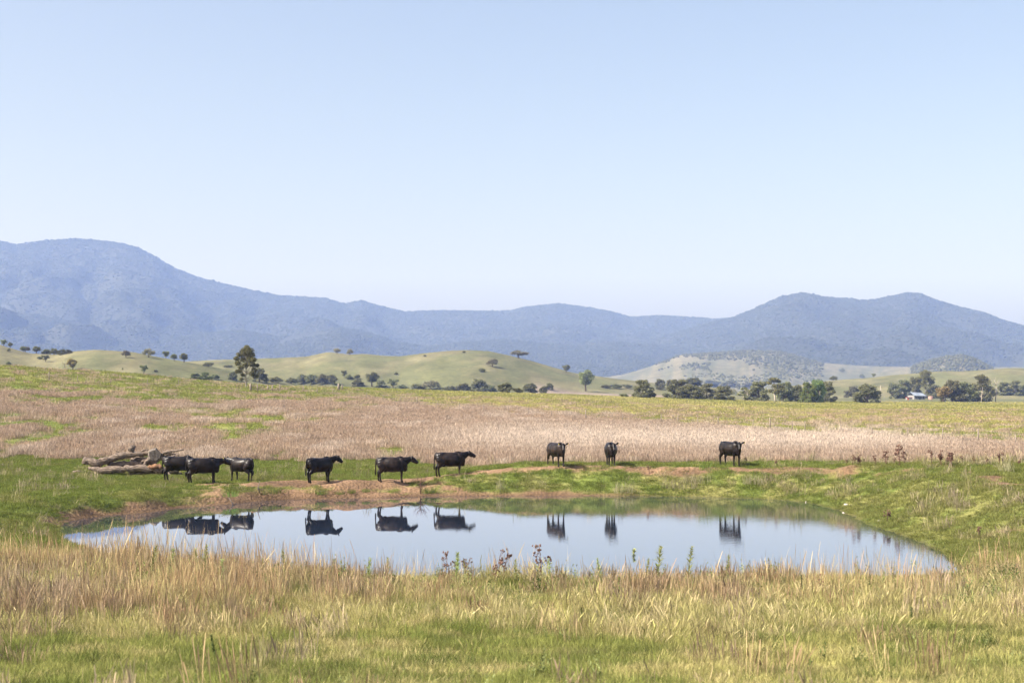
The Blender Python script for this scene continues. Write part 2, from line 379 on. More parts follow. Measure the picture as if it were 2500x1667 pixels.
# ------------------------------------------------------------------ water
cx, cyy = POND.mean(0); ring = POND + (POND-np.array([cx, cyy]))/np.linalg.norm(POND-np.array([cx, cyy]), axis=1)[:, None]*0.7
wm = bpy.data.meshes.new('pond_water'); wm.from_pydata([(x, y, 0) for x, y in ring], [], [tuple(range(len(ring)))]); wm.update()
m, nt, p = new_mat('pond_water')
p.inputs['Base Color'].default_value = (.018, .028, .050, 1); p.inputs['Roughness'].default_value = .0; p.inputs['IOR'].default_value = 1.333; p.inputs['Coat Weight'].default_value = .7; p.inputs['Coat IOR'].default_value = 1.333; p.inputs['Coat Roughness'].default_value = 0
ge = N(nt, 'ShaderNodeNewGeometry'); mp = N(nt, 'ShaderNodeMapping'); mp.inputs['Scale'].default_value = (1.1, 4.2, 1); nt.links.new(ge.outputs['Position'], mp.inputs[0])
n1 = N(nt, 'ShaderNodeTexNoise'); n1.inputs['Scale'].default_value = 1.5; n1.inputs['Detail'].default_value = 3; nt.links.new(mp.outputs[0], n1.inputs['Vector'])
n3 = N(nt, 'ShaderNodeTexNoise'); n3.inputs['Scale'].default_value = .11; n3.inputs['Detail'].default_value = 2; nt.links.new(ge.outputs['Position'], n3.inputs['Vector'])
rp = N(nt, 'ShaderNodeMapRange'); rp.inputs[1].default_value = -5; rp.inputs[2].default_value = 8; rp.inputs[3].default_value = .015; rp.inputs[4].default_value = .17
sx = N(nt, 'ShaderNodeSeparateXYZ'); nt.links.new(ge.outputs['Position'], sx.inputs[0]); jx = N(nt, 'ShaderNodeMath', operation='MULTIPLY_ADD'); jx.inputs[1].default_value = 14; nt.links.new(n3.outputs['Fac'], jx.inputs[0]); sb = N(nt, 'ShaderNodeMath', operation='SUBTRACT'); sb.inputs[1].default_value = 7; nt.links.new(sx.outputs[0], sb.inputs[0]); nt.links.new(sb.outputs[0], jx.inputs[2]); nt.links.new(jx.outputs[0], rp.inputs[0])
bu = N(nt, 'ShaderNodeBump'); bu.inputs['Distance'].default_value = .012; nt.links.new(rp.outputs[0], bu.inputs['Strength']); nt.links.new(n1.outputs['Fac'], bu.inputs['Height']); nt.links.new(bu.outputs[0], p.inputs['Normal']); nt.links.new(bu.outputs[0], p.inputs['Coat Normal'])
tag(obj('pond_water', wm, m), 'still pond water mirroring the sky and the cattle', kind='structure')

# ------------------------------------------------------------------ forested ranges
RANGES = [
 dict(name='mountain_range', D=6600, L=3200, lab='long blue forested mountain range with high dome on the left', pxr=(-700, 2150), rough=1.2, seed=3, c=[(-700,640),(-300,600),(0,588),(42,597),(106,587),(191,582),(287,592),(340,606),(372,622),(425,654),(478,675),(531,689),(595,704),(680,721),(787,727),(840,742),(882,733),(935,749),(989,761),(1063,758),(1159,759),(1244,759),(1286,749),(1361,741),(1424,749),(1488,760),(1541,774),(1605,770),(1669,773),(1743,779),(1786,776),(1900,790),(2050,800),(2150,820)]),
 dict(name='mountain_range', D=5600, L=2500, lab='nearer twin peaked forested range on the right', pxr=(1560, 3300), rough=1.2, seed=8, c=[(1560,850),(1650,812),(1743,785),(1786,776),(1839,755),(1903,725),(1956,715),(2009,724),(2083,730),(2110,734),(2168,725),(2211,715),(2243,716),(2285,733),(2339,749),(2402,763),(2455,784),(2500,795),(2700,770),(3000,800),(3300,820)]),
 dict(name='foothill', D=5000, L=1700, lab='low wooded foothills in front of the blue range', pxr=(-700, 1750), rough=1.2, seed=21, c=[(-700,770),(-300,760),(-50,758),(80,768),(160,782),(240,800),(330,812),(430,822),(520,812),(590,806),(680,822),(760,812),(830,800),(900,812),(960,832),(1040,846),(1130,836),(1230,828),(1320,838),(1420,846),(1500,836),(1600,842),(1680,856),(1750,875)]),
]
def range_z(rg, px, t, x, y):
    c = np.array(rg['c'], float); row = np.interp(px, c[:, 0], c[:, 1]); zc = EYE+(HZ-row)*rg['D']/F_PX
    f = np.clip(t, 0, 1.0)**1.25
    k = rg['D']/6600.
    warp = x + .35*y
    s = np.abs(fbm(warp/(620*k)+rg['seed'], y/(1500*k), rg['seed'], 4)*2-1)
    s2 = np.abs(fbm(x/(230*k)+rg['seed']*3, y/(420*k), rg['seed']+50, 3)*2-1)
    spur = (s-.35)*.85 + (s2-.3)*.38
    z = -20+(zc+20)*(f + spur*rg['rough']*np.clip(t, 0, 1)*(1-np.clip(t, 0, 1))**.8*1.25)
    return np.where(t > 1, z-(t-1)*zc*1.2, z)
m_mtn = noisy('forest_floor', (.020,.025,.018), (.036,.040,.026), scale=.005, bump=.0, detail=8)  # floor colour darkened to the tone of the self-shaded crowns
FOREST = []
for rg in RANGES:
    pxs = np.arange(rg['pxr'][0], rg['pxr'][1], 3.6); ts = np.concatenate([np.linspace(0, 1, 105), [1.04, 1.1, 1.25, 1.5]])
    PX, T = np.meshgrid(pxs, ts); Y = rg['D']-rg['L']*(1-T); X = (PX-1250)*Y/F_PX
    Z = range_z(rg, PX, T, X, Y); nr, nc = PX.shape; ii = np.arange(nr*nc).reshape(nr, nc)
    qd = np.stack([ii[:-1, :-1], ii[:-1, 1:], ii[1:, 1:], ii[1:, :-1]], -1).reshape(-1, 4)
    tag(obj(rg['name'], mesh_np(rg['name'], np.stack([X, Y, Z], -1).reshape(-1, 3), qd), m_mtn), rg['lab'], kind='structure')
    n = int((rg['pxr'][1]-rg['pxr'][0])*{3: 40, 8: 38, 21: 28}[rg['seed']])
    px = rng.uniform(*rg['pxr'], n); t = rng.uniform(0.05, 1, n)**.9; ridge = rng.random(n) < .06; t = np.where(ridge, rng.uniform(.975, 1.005, n), t)
    y = rg['D']-rg['L']*(1-t); x = (px-1250)*y/F_PX; z = range_z(rg, px, t, x, y)
    clear = fbm(x/260, y/330, 77+rg['seed'], 3); keep = clear+.30*t+rng.uniform(-.05, .05, n) > {3: .36, 8: .42, 21: .52}[rg['seed']]
    FOREST.append((x[keep], y[keep], z[keep]))
# ------------------------------------------------------------------ scatter: one object per kind of ground cover
def scatter_group(coll):
    ng = bpy.data.node_groups.new('scatter', 'GeometryNodeTree')
    ng.interface.new_socket('Geometry', in_out='INPUT', socket_type='NodeSocketGeometry')
    ng.interface.new_socket('Geometry', in_out='OUTPUT', socket_type='NodeSocketGeometry')
    gi = ng.nodes.new('NodeGroupInput'); go = ng.nodes.new('NodeGroupOutput')
    ci = ng.nodes.new('GeometryNodeCollectionInfo'); ci.inputs['Collection'].default_value = coll
    ci.inputs['Separate Children'].default_value = True; ci.inputs['Reset Children'].default_value = True
    ip = ng.nodes.new('GeometryNodeInstanceOnPoints'); ip.inputs['Pick Instance'].default_value = True
    L = ng.links.new
    L(gi.outputs[0], ip.inputs['Points']); L(ci.outputs[0], ip.inputs['Instance'])
    for nm, typ, sock in (('idx', 'INT', 'Instance Index'), ('rot', 'FLOAT_VECTOR', 'Rotation'), ('scl', 'FLOAT_VECTOR', 'Scale')):
        na = ng.nodes.new('GeometryNodeInputNamedAttribute'); na.data_type = typ; na.inputs['Name'].default_value = nm
        L(na.outputs['Attribute'], ip.inputs[sock])
    L(ip.outputs[0], go.inputs[0]); return ng
def scatter(name, protos, P, scl, tint, label, tilt=.12):
    coll = bpy.data.collections.new(name+'_kinds')
    for k, me in enumerate(protos):
        o = bpy.data.objects.new('%s_kind_%02d' % (name, k), me); coll.objects.link(o)
    n = len(P); me = mesh_np(name, P, np.zeros((0, 3), np.int32))
    attr(me, 'idx', 'INT', rng.integers(0, len(protos), n))
    attr(me, 'rot', 'FLOAT_VECTOR', np.stack([rng.normal(0, tilt, n), rng.normal(0, tilt, n), rng.uniform(0, 6.28, n)], -1))
    attr(me, 'scl', 'FLOAT_VECTOR', scl if scl.ndim == 2 else np.stack([scl]*3, -1))
    attr(me, 'tint', 'FLOAT_COLOR', np.concatenate([np.clip(tint, 0, 1), np.ones((n, 1))], 1))
    o = obj(name, me); md = o.modifiers.new('scatter', 'NODES'); md.node_group = scatter_group(coll)
    return tag(o, label, kind='stuff')
M_GRASS = leafy('grass', tint_attr='tint', trans=.33, gain=(.42, 1.12))
def tuft(name, n, rad, h, wd, lean, curl, seed, heads=0.0, mat=None, seg=3, hw=3.0):
    """a clump of n bent blades; some end in a seed head"""
    g = np.random.default_rng(seed); V = []; Fc = []; T = []
    for b in range(n):
        r = rad*math.sqrt(g.random()); th = g.uniform(0, 6.283); bx, by = r*math.cos(th), r*math.sin(th)
        az = g.uniform(0, 6.283); L = h*g.uniform(.45, 1.1); le = abs(g.normal(0, lean))+.02; cu = g.uniform(.3, 1.0)*curl
        ww = wd*g.uniform(.6, 1.3); fa = g.uniform(0, 6.283); ca, sa = math.cos(az), math.sin(az); tone = g.random()
        base = len(V); x = y = 0.0; z = 0.0; pts = []
        for s in range(seg+1):
            pts.append((bx+x*ca, by+x*sa, z)); a_ = le+cu*(s/seg)**1.3; x += L/seg*math.sin(a_); z += L/seg*max(math.cos(a_), -.2)
        hd = g.random() < heads
        for s in range(seg+1):
            u = s/seg; k = ww*(1-.75*u)
            if hd: k = ww*(.7 if u < .99 else hw*.4)
            if hd and s == seg-1 and seg > 2: k = ww*hw*.8
            dx, dy = math.cos(fa)*k/2, math.sin(fa)*k/2
            q = pts[s]; V.append((q[0]-dx, q[1]-dy, q[2])); V.append((q[0]+dx, q[1]+dy, q[2])); T += [tone, tone]
        for s in range(seg): i = base+2*s; Fc.append((i, i+1, i+3, i+2))
    me = mesh_np(name, V, Fc, False); attr(me, 'tone', 'FLOAT', T); me.materials.append(mat or M_GRASS); return me
def polar(n, d0, d1, p0=-260, p1=2760, k=1.0):
    """random ground points in view, areal density falling as distance to the (k-1)"""
    u = rng.random(n); d = (d0**(k+1)+u*(d1**(k+1)-d0**(k+1)))**(1/(k+1)) if k != -1 else d0*(d1/d0)**u
    px = rng.uniform(p0, p1, n); x = (px-1250)*d/F_PX; return x, d, px
def pick(c, m): return c[m]
J = lambda n, s=.18: (1+rng.normal(0, s, (n, 1)))
fine = [tuft('fine%d' % i, 56, .26, .34, .0090, .55, 1.1, 100+i) for i in range(5)]
straw = [tuft('straw%d' % i, 44, .24, .46, .0080, .22, .75, 120+i, .25, seg=4) for i in range(5)]
stems = [tuft('stem%d' % i, 17, .20, .80, .0090, .10, .22, 140+i, .7, seg=4, hw=2.4) for i in range(5)]
turf = [tuft('turf%d' % i, 90, .30, .13, .014, .5, .9, 160+i) for i in range(5)]
seedg = [tuft('seed%d' % i, 110, .52, .52, .013, .20, .45, 180+i, .6, seg=3, hw=2.2) for i in range(5)]
broad = [tuft('broad%d' % i, 60, 1.0, .34, .055, .25, .5, 200+i, .2, seg=2) for i in range(5)]
# --- foreground: low turf, and over it clumps of straw, brown stems and green
low = [tuft('low%d' % i, 72, .27, .17, .0105, .75, 1.0, 110+i) for i in range(5)]
def col(x, y): return 1250+F_PX*x/y
def clusters(nc, weight, per, spread, d0, d1):
    """points gathered in clumps: centres drawn by a weight of (column, distance), a few tufts round each"""
    x, y, px = polar(nc*14, d0, d1, -900, 3400, k=.8); k = rng.random(len(x)) < weight(px, y, x); x, y = x[k][:nc], y[k][:nc]
    m = rng.integers(per[0], per[1], len(x)); cx_ = np.repeat(x, m); cy_ = np.repeat(y, m); hh = np.repeat(rng.uniform(.65, 1.25, len(x)), m); tt = np.repeat(rng.random(len(x)), m)
    sp = np.repeat(rng.uniform(.5, 1.4, len(x))*spread, m); x = cx_+rng.normal(0, 1, len(cx_))*sp; y = cy_+rng.normal(0, 1, len(cx_))*sp
    k = (pond_sd(x, y) > .2); return x[k], y[k], hh[k], tt[k]
x, y, px = polar(44000, 12, 47, -1100, 3600, k=.6); dirt, n1, n2, sd, _, _ = masks(x, y)
k = (sd > .10) & (rng.random(len(x)) > dirt*.9); x, y, px, sd, n1, n2 = [q[k] for q in (x, y, px, sd, n1, n2)]; n = len(x)
z = land(x, y); big = fbm(x*.22+5, y*.30, 201, 4); nb = fbm(x*.9, y*1.3, 203, 3)
t_ = lerp(np.array((.37,.345,.13)), lerp(GREEN*1.3, OLIVE*1.05, .6), sm(big*.5+nb*.5, .40, .64)[:, None]); t_ = lerp(t_, STRAW, (sm(1-nb, .48, .66)*.55)[:, None]); t_ = lerp(t_, np.array((.10,.125,.035)), (sm(fbm(x*.7+20, y*.9, 221, 3), .58, .72)*.6)[:, None])
scatter('low_grass', low, np.stack([x, y, z-.02], -1), np.stack([lerp(.8, 1.25, rng.random(n))]*2+[lerp(.6, 1.5, rng.random(n))*(.6+.8*nb)], -1), t_*J(n, .15), 'low green and straw coloured grass covering the near bank')
x, y, px = polar(20000, 14, 46, -1100, 3600, k=.6); sd = pond_sd(x, y); big = fbm(x*.22+5, y*.30, 201, 4); nb = fbm(x*.55+9, y*.8, 205, 4)
k = (sd > .2) & (rng.random(len(x)) < sm(nb*.65+(1-big)*.35+.10*sm(y, 24, 31)-.06, .42, .62)*lerp(.38, 1, sm(y, 22, 30))); x, y, px, nb, sd = [q[k] for q in (x, y, px, nb, sd)]; n = len(x); z = land(x, y)
t_ = lerp(lerp(STRAW*1.0, PALE*.9, rng.random((n, 1))*.25), np.array((.30,.30,.095)), (rng.random(n)*.9)[:, None])
scatter('straw_grass', straw+fine[:2], np.stack([x, y, z-.02], -1), lerp(.5, 1.15, rng.random(n))*(.5+.95*nb)*lerp(.6, 1, sm(y, 22, 30))*(.6+.8*fbm(x*.45+3, y*.25, 231, 3))*lerp(1, .7, sm(-sd, -2.5, -.5)), t_*J(n), 'pale dry straw grass standing in clumps on the near bank', tilt=.22)
def w_brown(px, y, x):
    left = np.interp(px, [-250,0,900,1150,1400,1550,1850,1950,2200,2760], [1,1,.8,.30,.35,.9,.85,.35,.30,.35]); return left*(.07+.80*sm(y, np.interp(px, [0,900,1600,2500], [25,30,30,26]), np.interp(px, [0,900,1600,2500], [33,36,36,34])))
x, y, hh, tt = clusters(560, w_brown, (3, 11), .36, 16, 44); n = len(x); z = land(x, y); hh = hh*(.45+1.1*fbm(x*.45+3, y*.25, 231, 3))
scatter('brown_stems', stems, np.stack([x, y, z-.02], -1), np.stack([lerp(.8, 1.2, rng.random(n))]*2+[lerp(.6, 1.05, rng.random(n))*hh*lerp(1, .85, sm(y, 36, 41))], -1), lerp(lerp(BROWN*.95, PINK*.8, tt[:, None]), STRAW*.9, (rng.random(n)*.5)[:, None])*J(n), 'clusters of thin brown seeding stems on the near bank', tilt=.16)
x, y, hh, tt = clusters(560, lambda px, y, x: np.full(len(px), .5)*lerp(1, .5, sm(y, 30, 40)), (2, 9), .26, 14, 44); n = len(x); z = land(x, y)
scatter('green_clumps', fine, np.stack([x, y, z-.02], -1), lerp(.6, 1.1, rng.random(n))*hh, lerp(np.array((.085,.115,.030)), np.array((.21,.245,.062)), tt[:, None])*J(n), 'dark and bright green clumps scattered through the near bank grass', tilt=.25)
stalk = [tuft('stalk%d' % i, 7, .30, .85, .0065, .10, .25, 150+i, .5, seg=4, hw=2.2) for i in range(5)]
x, y, px = polar(12500, 33, 44.5, -900, 3400, k=1); sd = pond_sd(x, y); nb = fbm(x*.4+8, y*.3, 209, 3)
k = (sd > .15) & (rng.random(len(x)) < sm(nb, .34, .62)*np.interp(px, [-200,900,1200,1500,1700,2000,2500], [1,.8,.6,1,.9,.4,.2])); x, y = x[k], y[k]; n = len(x); z = land(x, y)
scatter('tall_stalks', stalk, np.stack([x, y, z-.02], -1), lerp(.5, 1.3, rng.random(n))*(.55+1.2*fbm(x*.45+3, y*.25, 231, 3)), lerp(BROWN*1.3, STRAW*.95, rng.random((n, 1)))*J(n), 'thin tall stalks standing against the water on the near edge')
def leafy_weed(name, seed, n=60):
    g = np.random.default_rng(seed); V = []; Fc = []; T = []
    for st in range(3):
        bx, by = g.normal(0, .07, 2); H = g.uniform(.6, 1.0); lx, ly = g.normal(0, .12, 2)
        for k in range(n//3):
            u = g.random()**.8; L = .16*(1-.5*u)*g.uniform(.6, 1.3); th = g.uniform(0, 6.283); d = np.array((math.cos(th), math.sin(th), g.uniform(.3, 1.3))); d /= np.linalg.norm(d)
            sv = np.array((-math.sin(th), math.cos(th), 0))*.018; c = np.array((bx+lx*u, by+ly*u, H*(.08+.9*u))); i = len(V)
            V += [c-sv*.4, c+sv*.4, c+d*L*.55+sv, c+d*L*.55-sv, c+d*L]; Fc += [(i, i+1, i+2), (i, i+2, i+3), (i+3, i+2, i+4)]; T += [g.random()]*5
    me = mesh_np(name, V, Fc, False); attr(me, 'tone', 'FLOAT', T); me.materials.append(M_GRASS); return me
x, y, hh, tt = clusters(240, lambda px, y, x: .12+.8*sm(y, 30, 38), (2, 8), .5, 15, 43); n = len(x); z = land(x, y)
scatter('leafy_weeds', [leafy_weed('leafyweed%d' % i, 600+i) for i in range(5)], np.stack([x, y, z-.02], -1), lerp(.3, .75, rng.random(n))*hh*lerp(.7, 1.05, sm(y, 26, 38)), lerp(np.array((.10,.135,.042)), np.array((.27,.30,.12)), tt[:, None])*J(n), 'pale and dark green leafy weeds mixed through the near bank grass', tilt=.2)
# --- turf on the dam wall and around the pond
x = rng.uniform(-42, 42, 98000); y = rng.uniform(41, 101, 98000); dirt, n1, n2, sd, px, _ = masks(x, y)
k = (sd > .15) & (rng.random(len(x)) > dirt*.985) & (px > -700) & (px < 3100) & (y < np.interp(px, [200,1000,1250], [101,98,88])); x, y, px, sd, n1, n2 = [q[k] for q in (x, y, px, sd, n1, n2)]; n = len(x); z = land(x, y)
lush = sm(n2*.5+n1*.5, .40, .58); rb = sm(x, 8, 13)*sm(y, 72, 64)
t_ = lerp(lerp(OLIVE*.7, GREEN, .35), GREEN*1.02, (lush*(1-.2*rb))[:, None]); t_ = lerp(t_, STRAW*.75, (rb*.15*sm(n1, .45, .6)+.08*rng.random(n))[:, None])
scatter('bank_turf', turf, np.stack([x, y, z-.01], -1), np.stack([lerp(.8, 1.2, rng.random(n))]*2+[lerp(.5, 1.25, rng.random(n))*(.55+.9*n1)], -1), t_*J(n), 'short green turf on the dam wall and pond banks')
x, y, px = polar(20000, 45, 90); dirt, n1, n2, sd, _, _ = masks(x, y); nb = fbm(x*.5, y*.5, 211, 3)
k = (sd > .8) & (dirt < .35) & (rng.random(len(x)) < sm(nb, .52, .70)*(.16+.75*sm(x, 6, 14)) + .025); x, y = x[k], y[k]; n = len(x); z = land(x, y)
scatter('bank_tussocks', straw+stems[:2], np.stack([x, y, z-.02], -1), np.stack([lerp(.8, 1.5, rng.random(n))]*2+[lerp(.5, 1.1, rng.random(n))], -1), lerp(OLIVE*.95, PINK*.9, rng.random((n, 1)))*J(n), 'scattered greyish dry tussocks on the pond banks')
# --- tall dry grass in the paddock
x, y, px = polar(110000, 82, 350, k=.05); dry, pale, pn, pn2, py = paddock_mix(x, y, px); dirt, n1, n2, sd, _, _ = masks(x, y)
dam_lim = np.interp(px, [-300,200,460,700,900,1100,1250,2500,2800], [96,95,96,95,94,90,83.5,83.4,83]) + (n1-.5)*16*np.interp(px, [1000,1300], [1,.12])
k = (y > dam_lim) & (rng.random(len(x)) < dry*.97+.03) & (y < crest_D(px)*1.02); x, y, px, pale, pn2 = [q[k] for q in (x, y, px, pale, pn2)]; n = len(x); z = land(x, y)
t_ = lerp(lerp(PINK, BROWN*1.35, (rng.random(n)*.45)[:, None]), PALE*1.05, np.clip(pale*1.0+rng.normal(0, .08, n), 0, 1)[:, None])
sxy = lerp(.8, 1.2, rng.random(n))*np.clip(y/110, .9, 2.4)
scatter('dry_grass', seedg, np.stack([x, y, z-.03], -1), np.stack([sxy, sxy, lerp(.7, 1.15, rng.random(n))*lerp(.8, 1.15, pn2)*lerp(1, 1.15, pale)], -1), t_*J(n, .12), 'tall pinkish brown seeding grass filling the paddock', tilt=.07)
# --- green and yellow pasture between and beyond it
x, y, px = polar(70000, 84, 640, k=-.1); dry, pale, pn, pn2, py = paddock_mix(x, y, px); nb = fbm(x*.05, y*.015, 95, 3)
k = (rng.random(len(x)) > dry*.85) & (y < crest_D(px)*1.06) & (y > np.interp(px, [0,500,1100,1200], [84,84,84,86])); x, y, px, nb, pn2 = [q[k] for q in (x, y, px, nb, pn2)]; n = len(x); z = land(x, y)
yel = (sm(px, 650, 1300)*sm(y, 130, 230))[:, None]
t_ = lerp(lerp(GREEN*1.1, OLIVE*1.05, .25+.6*rng.random((n, 1))), lerp(YELLOW*1.0, OLIVE*1.02, sm(nb, .4, .65)[:, None]), yel); t_ = lerp(t_, PINK*.95, (sm(pn2, .6, .8)*.6*rng.random(n))[:, None])
sxy = lerp(.7, 1.2, rng.random(n))*np.clip(y/160, .55, 2.6)
scatter('pasture_grass', broad, np.stack([x, y, z-.03], -1), np.stack([sxy, sxy, lerp(.5, 1.1, rng.random(n))*np.clip(y/300, .55, 1.0)], -1), t_*J(n, .12), 'green and yellowish pasture grass of the far paddocks', tilt=.05)
# --- forest on the ranges
def crown_blob(name, seed):
    g = np.random.default_rng(seed); bm = bmesh.new(); bmesh.ops.create_icosphere(bm, subdivisions=2, radius=1)
    for v in bm.verts:
        c = v.co; k = .72+.55*float(vnoise(np.array([c.x*1.9+seed*7+c.z]), np.array([c.y*1.9-c.z*1.3]), seed)[0]); v.co = c*k
        v.co.z = v.co.z*.95+.35
    me = bpy.data.meshes.new(name); bm.to_mesh(me); bm.free(); attr(me, 'tone', 'FLOAT', g.random(len(me.vertices))); me.materials.append(M_FOREST); return me
M_FOREST = leafy('forest_crowns', tint_attr='tint', trans=.0, gain=(.6, .8))
x, y, z = [np.concatenate([f[q] for f in FOREST]) for q in range(3)]; n = len(x)
s = np.clip(rng.lognormal(1.3, .3, n), 2.0, 8)*(y/6000)**.55
t_ = lerp(np.array((.037,.045,.031)), np.array((.050,.058,.037)), rng.random((n, 1)))
scatter('forest', [crown_blob('crown%d' % i, 300+i) for i in range(4)], np.stack([x, y, z], -1), np.stack([s, s, s*rng.uniform(.45, .75, n)], -1), t_, 'eucalypt forest covering the blue mountain ranges', tilt=.1)
# scrub dots on the wooded knoll
px = rng.uniform(1600, 2010, 5200); d = rng.uniform(2250, 3340, 5200); x = (px-1250)*d/F_PX; nb = fbm(x/70, d/140, 402, 3)
px2 = rng.uniform(2225, 2425, 1500); d2 = rng.uniform(2300, 2710, 1500); x2 = (px2-1250)*d2/F_PX
k = (nb > .52-.14*sm(d, 2950, 3300)) & (rng.random(5200) < np.where((px > 1690), .7, .3)*sm(d, 2250, 2600)); x = np.concatenate([x[k], x2]); d = np.concatenate([d[k], d2]); n = len(x)
s = rng.uniform(1.1, 2.8, n)
scatter('knoll_scrub', [crown_blob('scrub%d' % i, 320+i) for i in range(3)], np.stack([x, d, land(x, d)], -1), np.stack([s, s, s], -1), lerp(np.array((.065,.073,.046)), np.array((.090,.095,.058)), rng.random((n, 1))), 'grey green scrub dotted over the far wooded knolls')

# ------------------------------------------------------------------ haze: the air between here and the ranges
hz = MB(); hz.box((-6200, -45, -60), (6200, 9200, 720)); hm = bpy.data.materials.new('haze'); hm.use_nodes = True; nt = hm.node_tree; nt.nodes.clear()
out = N(nt, 'ShaderNodeOutputMaterial'); pv = N(nt, 'ShaderNodeVolumePrincipled'); pv.inputs['Density'].default_value = HAZE_DENSITY
pv.inputs['Color'].default_value = (*HAZE_COLOR, 1); pv.inputs['Absorption Color'].default_value = (1, 1, 1, 1); pv.inputs['Anisotropy'].default_value = HAZE_ANISO; nt.links.new(pv.outputs[0], out.inputs['Volume'])
tag(hz.build('haze', hm, smooth=False), 'pale blue haze in the air over the valley', kind='stuff')
# ------------------------------------------------------------------ cattle
def coat(name, brown):
    m, nt, p = new_mat(name); ge = N(nt, 'ShaderNodeTexCoord'); n1 = N(nt, 'ShaderNodeTexNoise'); n1.inputs['Scale'].default_value = 3.5; n1.inputs['Detail'].default_value = 8
    nt.links.new(ge.outputs['Object'], n1.inputs['Vector']); rp = N(nt, 'ShaderNodeValToRGB'); rp.color_ramp.elements[0].position = .38; rp.color_ramp.elements[1].position = .75
    rp.color_ramp.elements[0].color = (.003,.0027,.003,1); rp.color_ramp.elements[1].color = (.022*brown,.014*brown,.010*brown,1); nt.links.new(n1.outputs['Fac'], rp.inputs[0]); nt.links.new(rp.outputs[0], p.inputs['Base Color'])  # brown mottling of the coat also carries a painted sunlit sheen
    p.inputs['Roughness'].default_value = .38; p.inputs['Specular IOR Level'].default_value = .25
    n2 = N(nt, 'ShaderNodeTexNoise'); n2.inputs['Scale'].default_value = 40; nt.links.new(ge.outputs['Object'], n2.inputs['Vector'])
    b = N(nt, 'ShaderNodeBump'); b.inputs['Strength'].default_value = .35; b.inputs['Distance'].default_value = .01; nt.links.new(n2.outputs['Fac'], b.inputs['Height']); nt.links.new(b.outputs[0], p.inputs['Normal'])
    return m
COATS = [coat('black_coat', 1.0), coat('brownish_black_coat', 1.9)]
M_TAG = noisy('ear_tag_yellow', (.75,.62,.04), (.85,.74,.06), 3, .5, 0); M_EYE = noisy('eye_dark', (.01,.008,.006), (.02,.015,.01), 3, .1, 0, spec=.6)
M_WTAG = noisy('ear_tag_white', (.7,.7,.68), (.8,.8,.78), 3, .5, 0)
def remesh(mb, name, vox, it=3):
    me = mb.mesh(name); o = bpy.data.objects.new(name, me); COL.objects.link(o)
    r = o.modifiers.new('r', 'REMESH'); r.mode = 'VOXEL'; r.voxel_size = vox; r.use_smooth_shade = True
    s = o.modifiers.new('s', 'SMOOTH'); s.factor = .5; s.iterations = it
    dg = bpy.context.evaluated_depsgraph_get(); dg.update(); m2 = bpy.data.meshes.new_from_object(o.evaluated_get(dg), depsgraph=dg)
    bpy.data.objects.remove(o); bpy.data.meshes.remove(me); m2.name = name
    m2.polygons.foreach_set('use_smooth', np.full(len(m2.polygons), True)); return m2
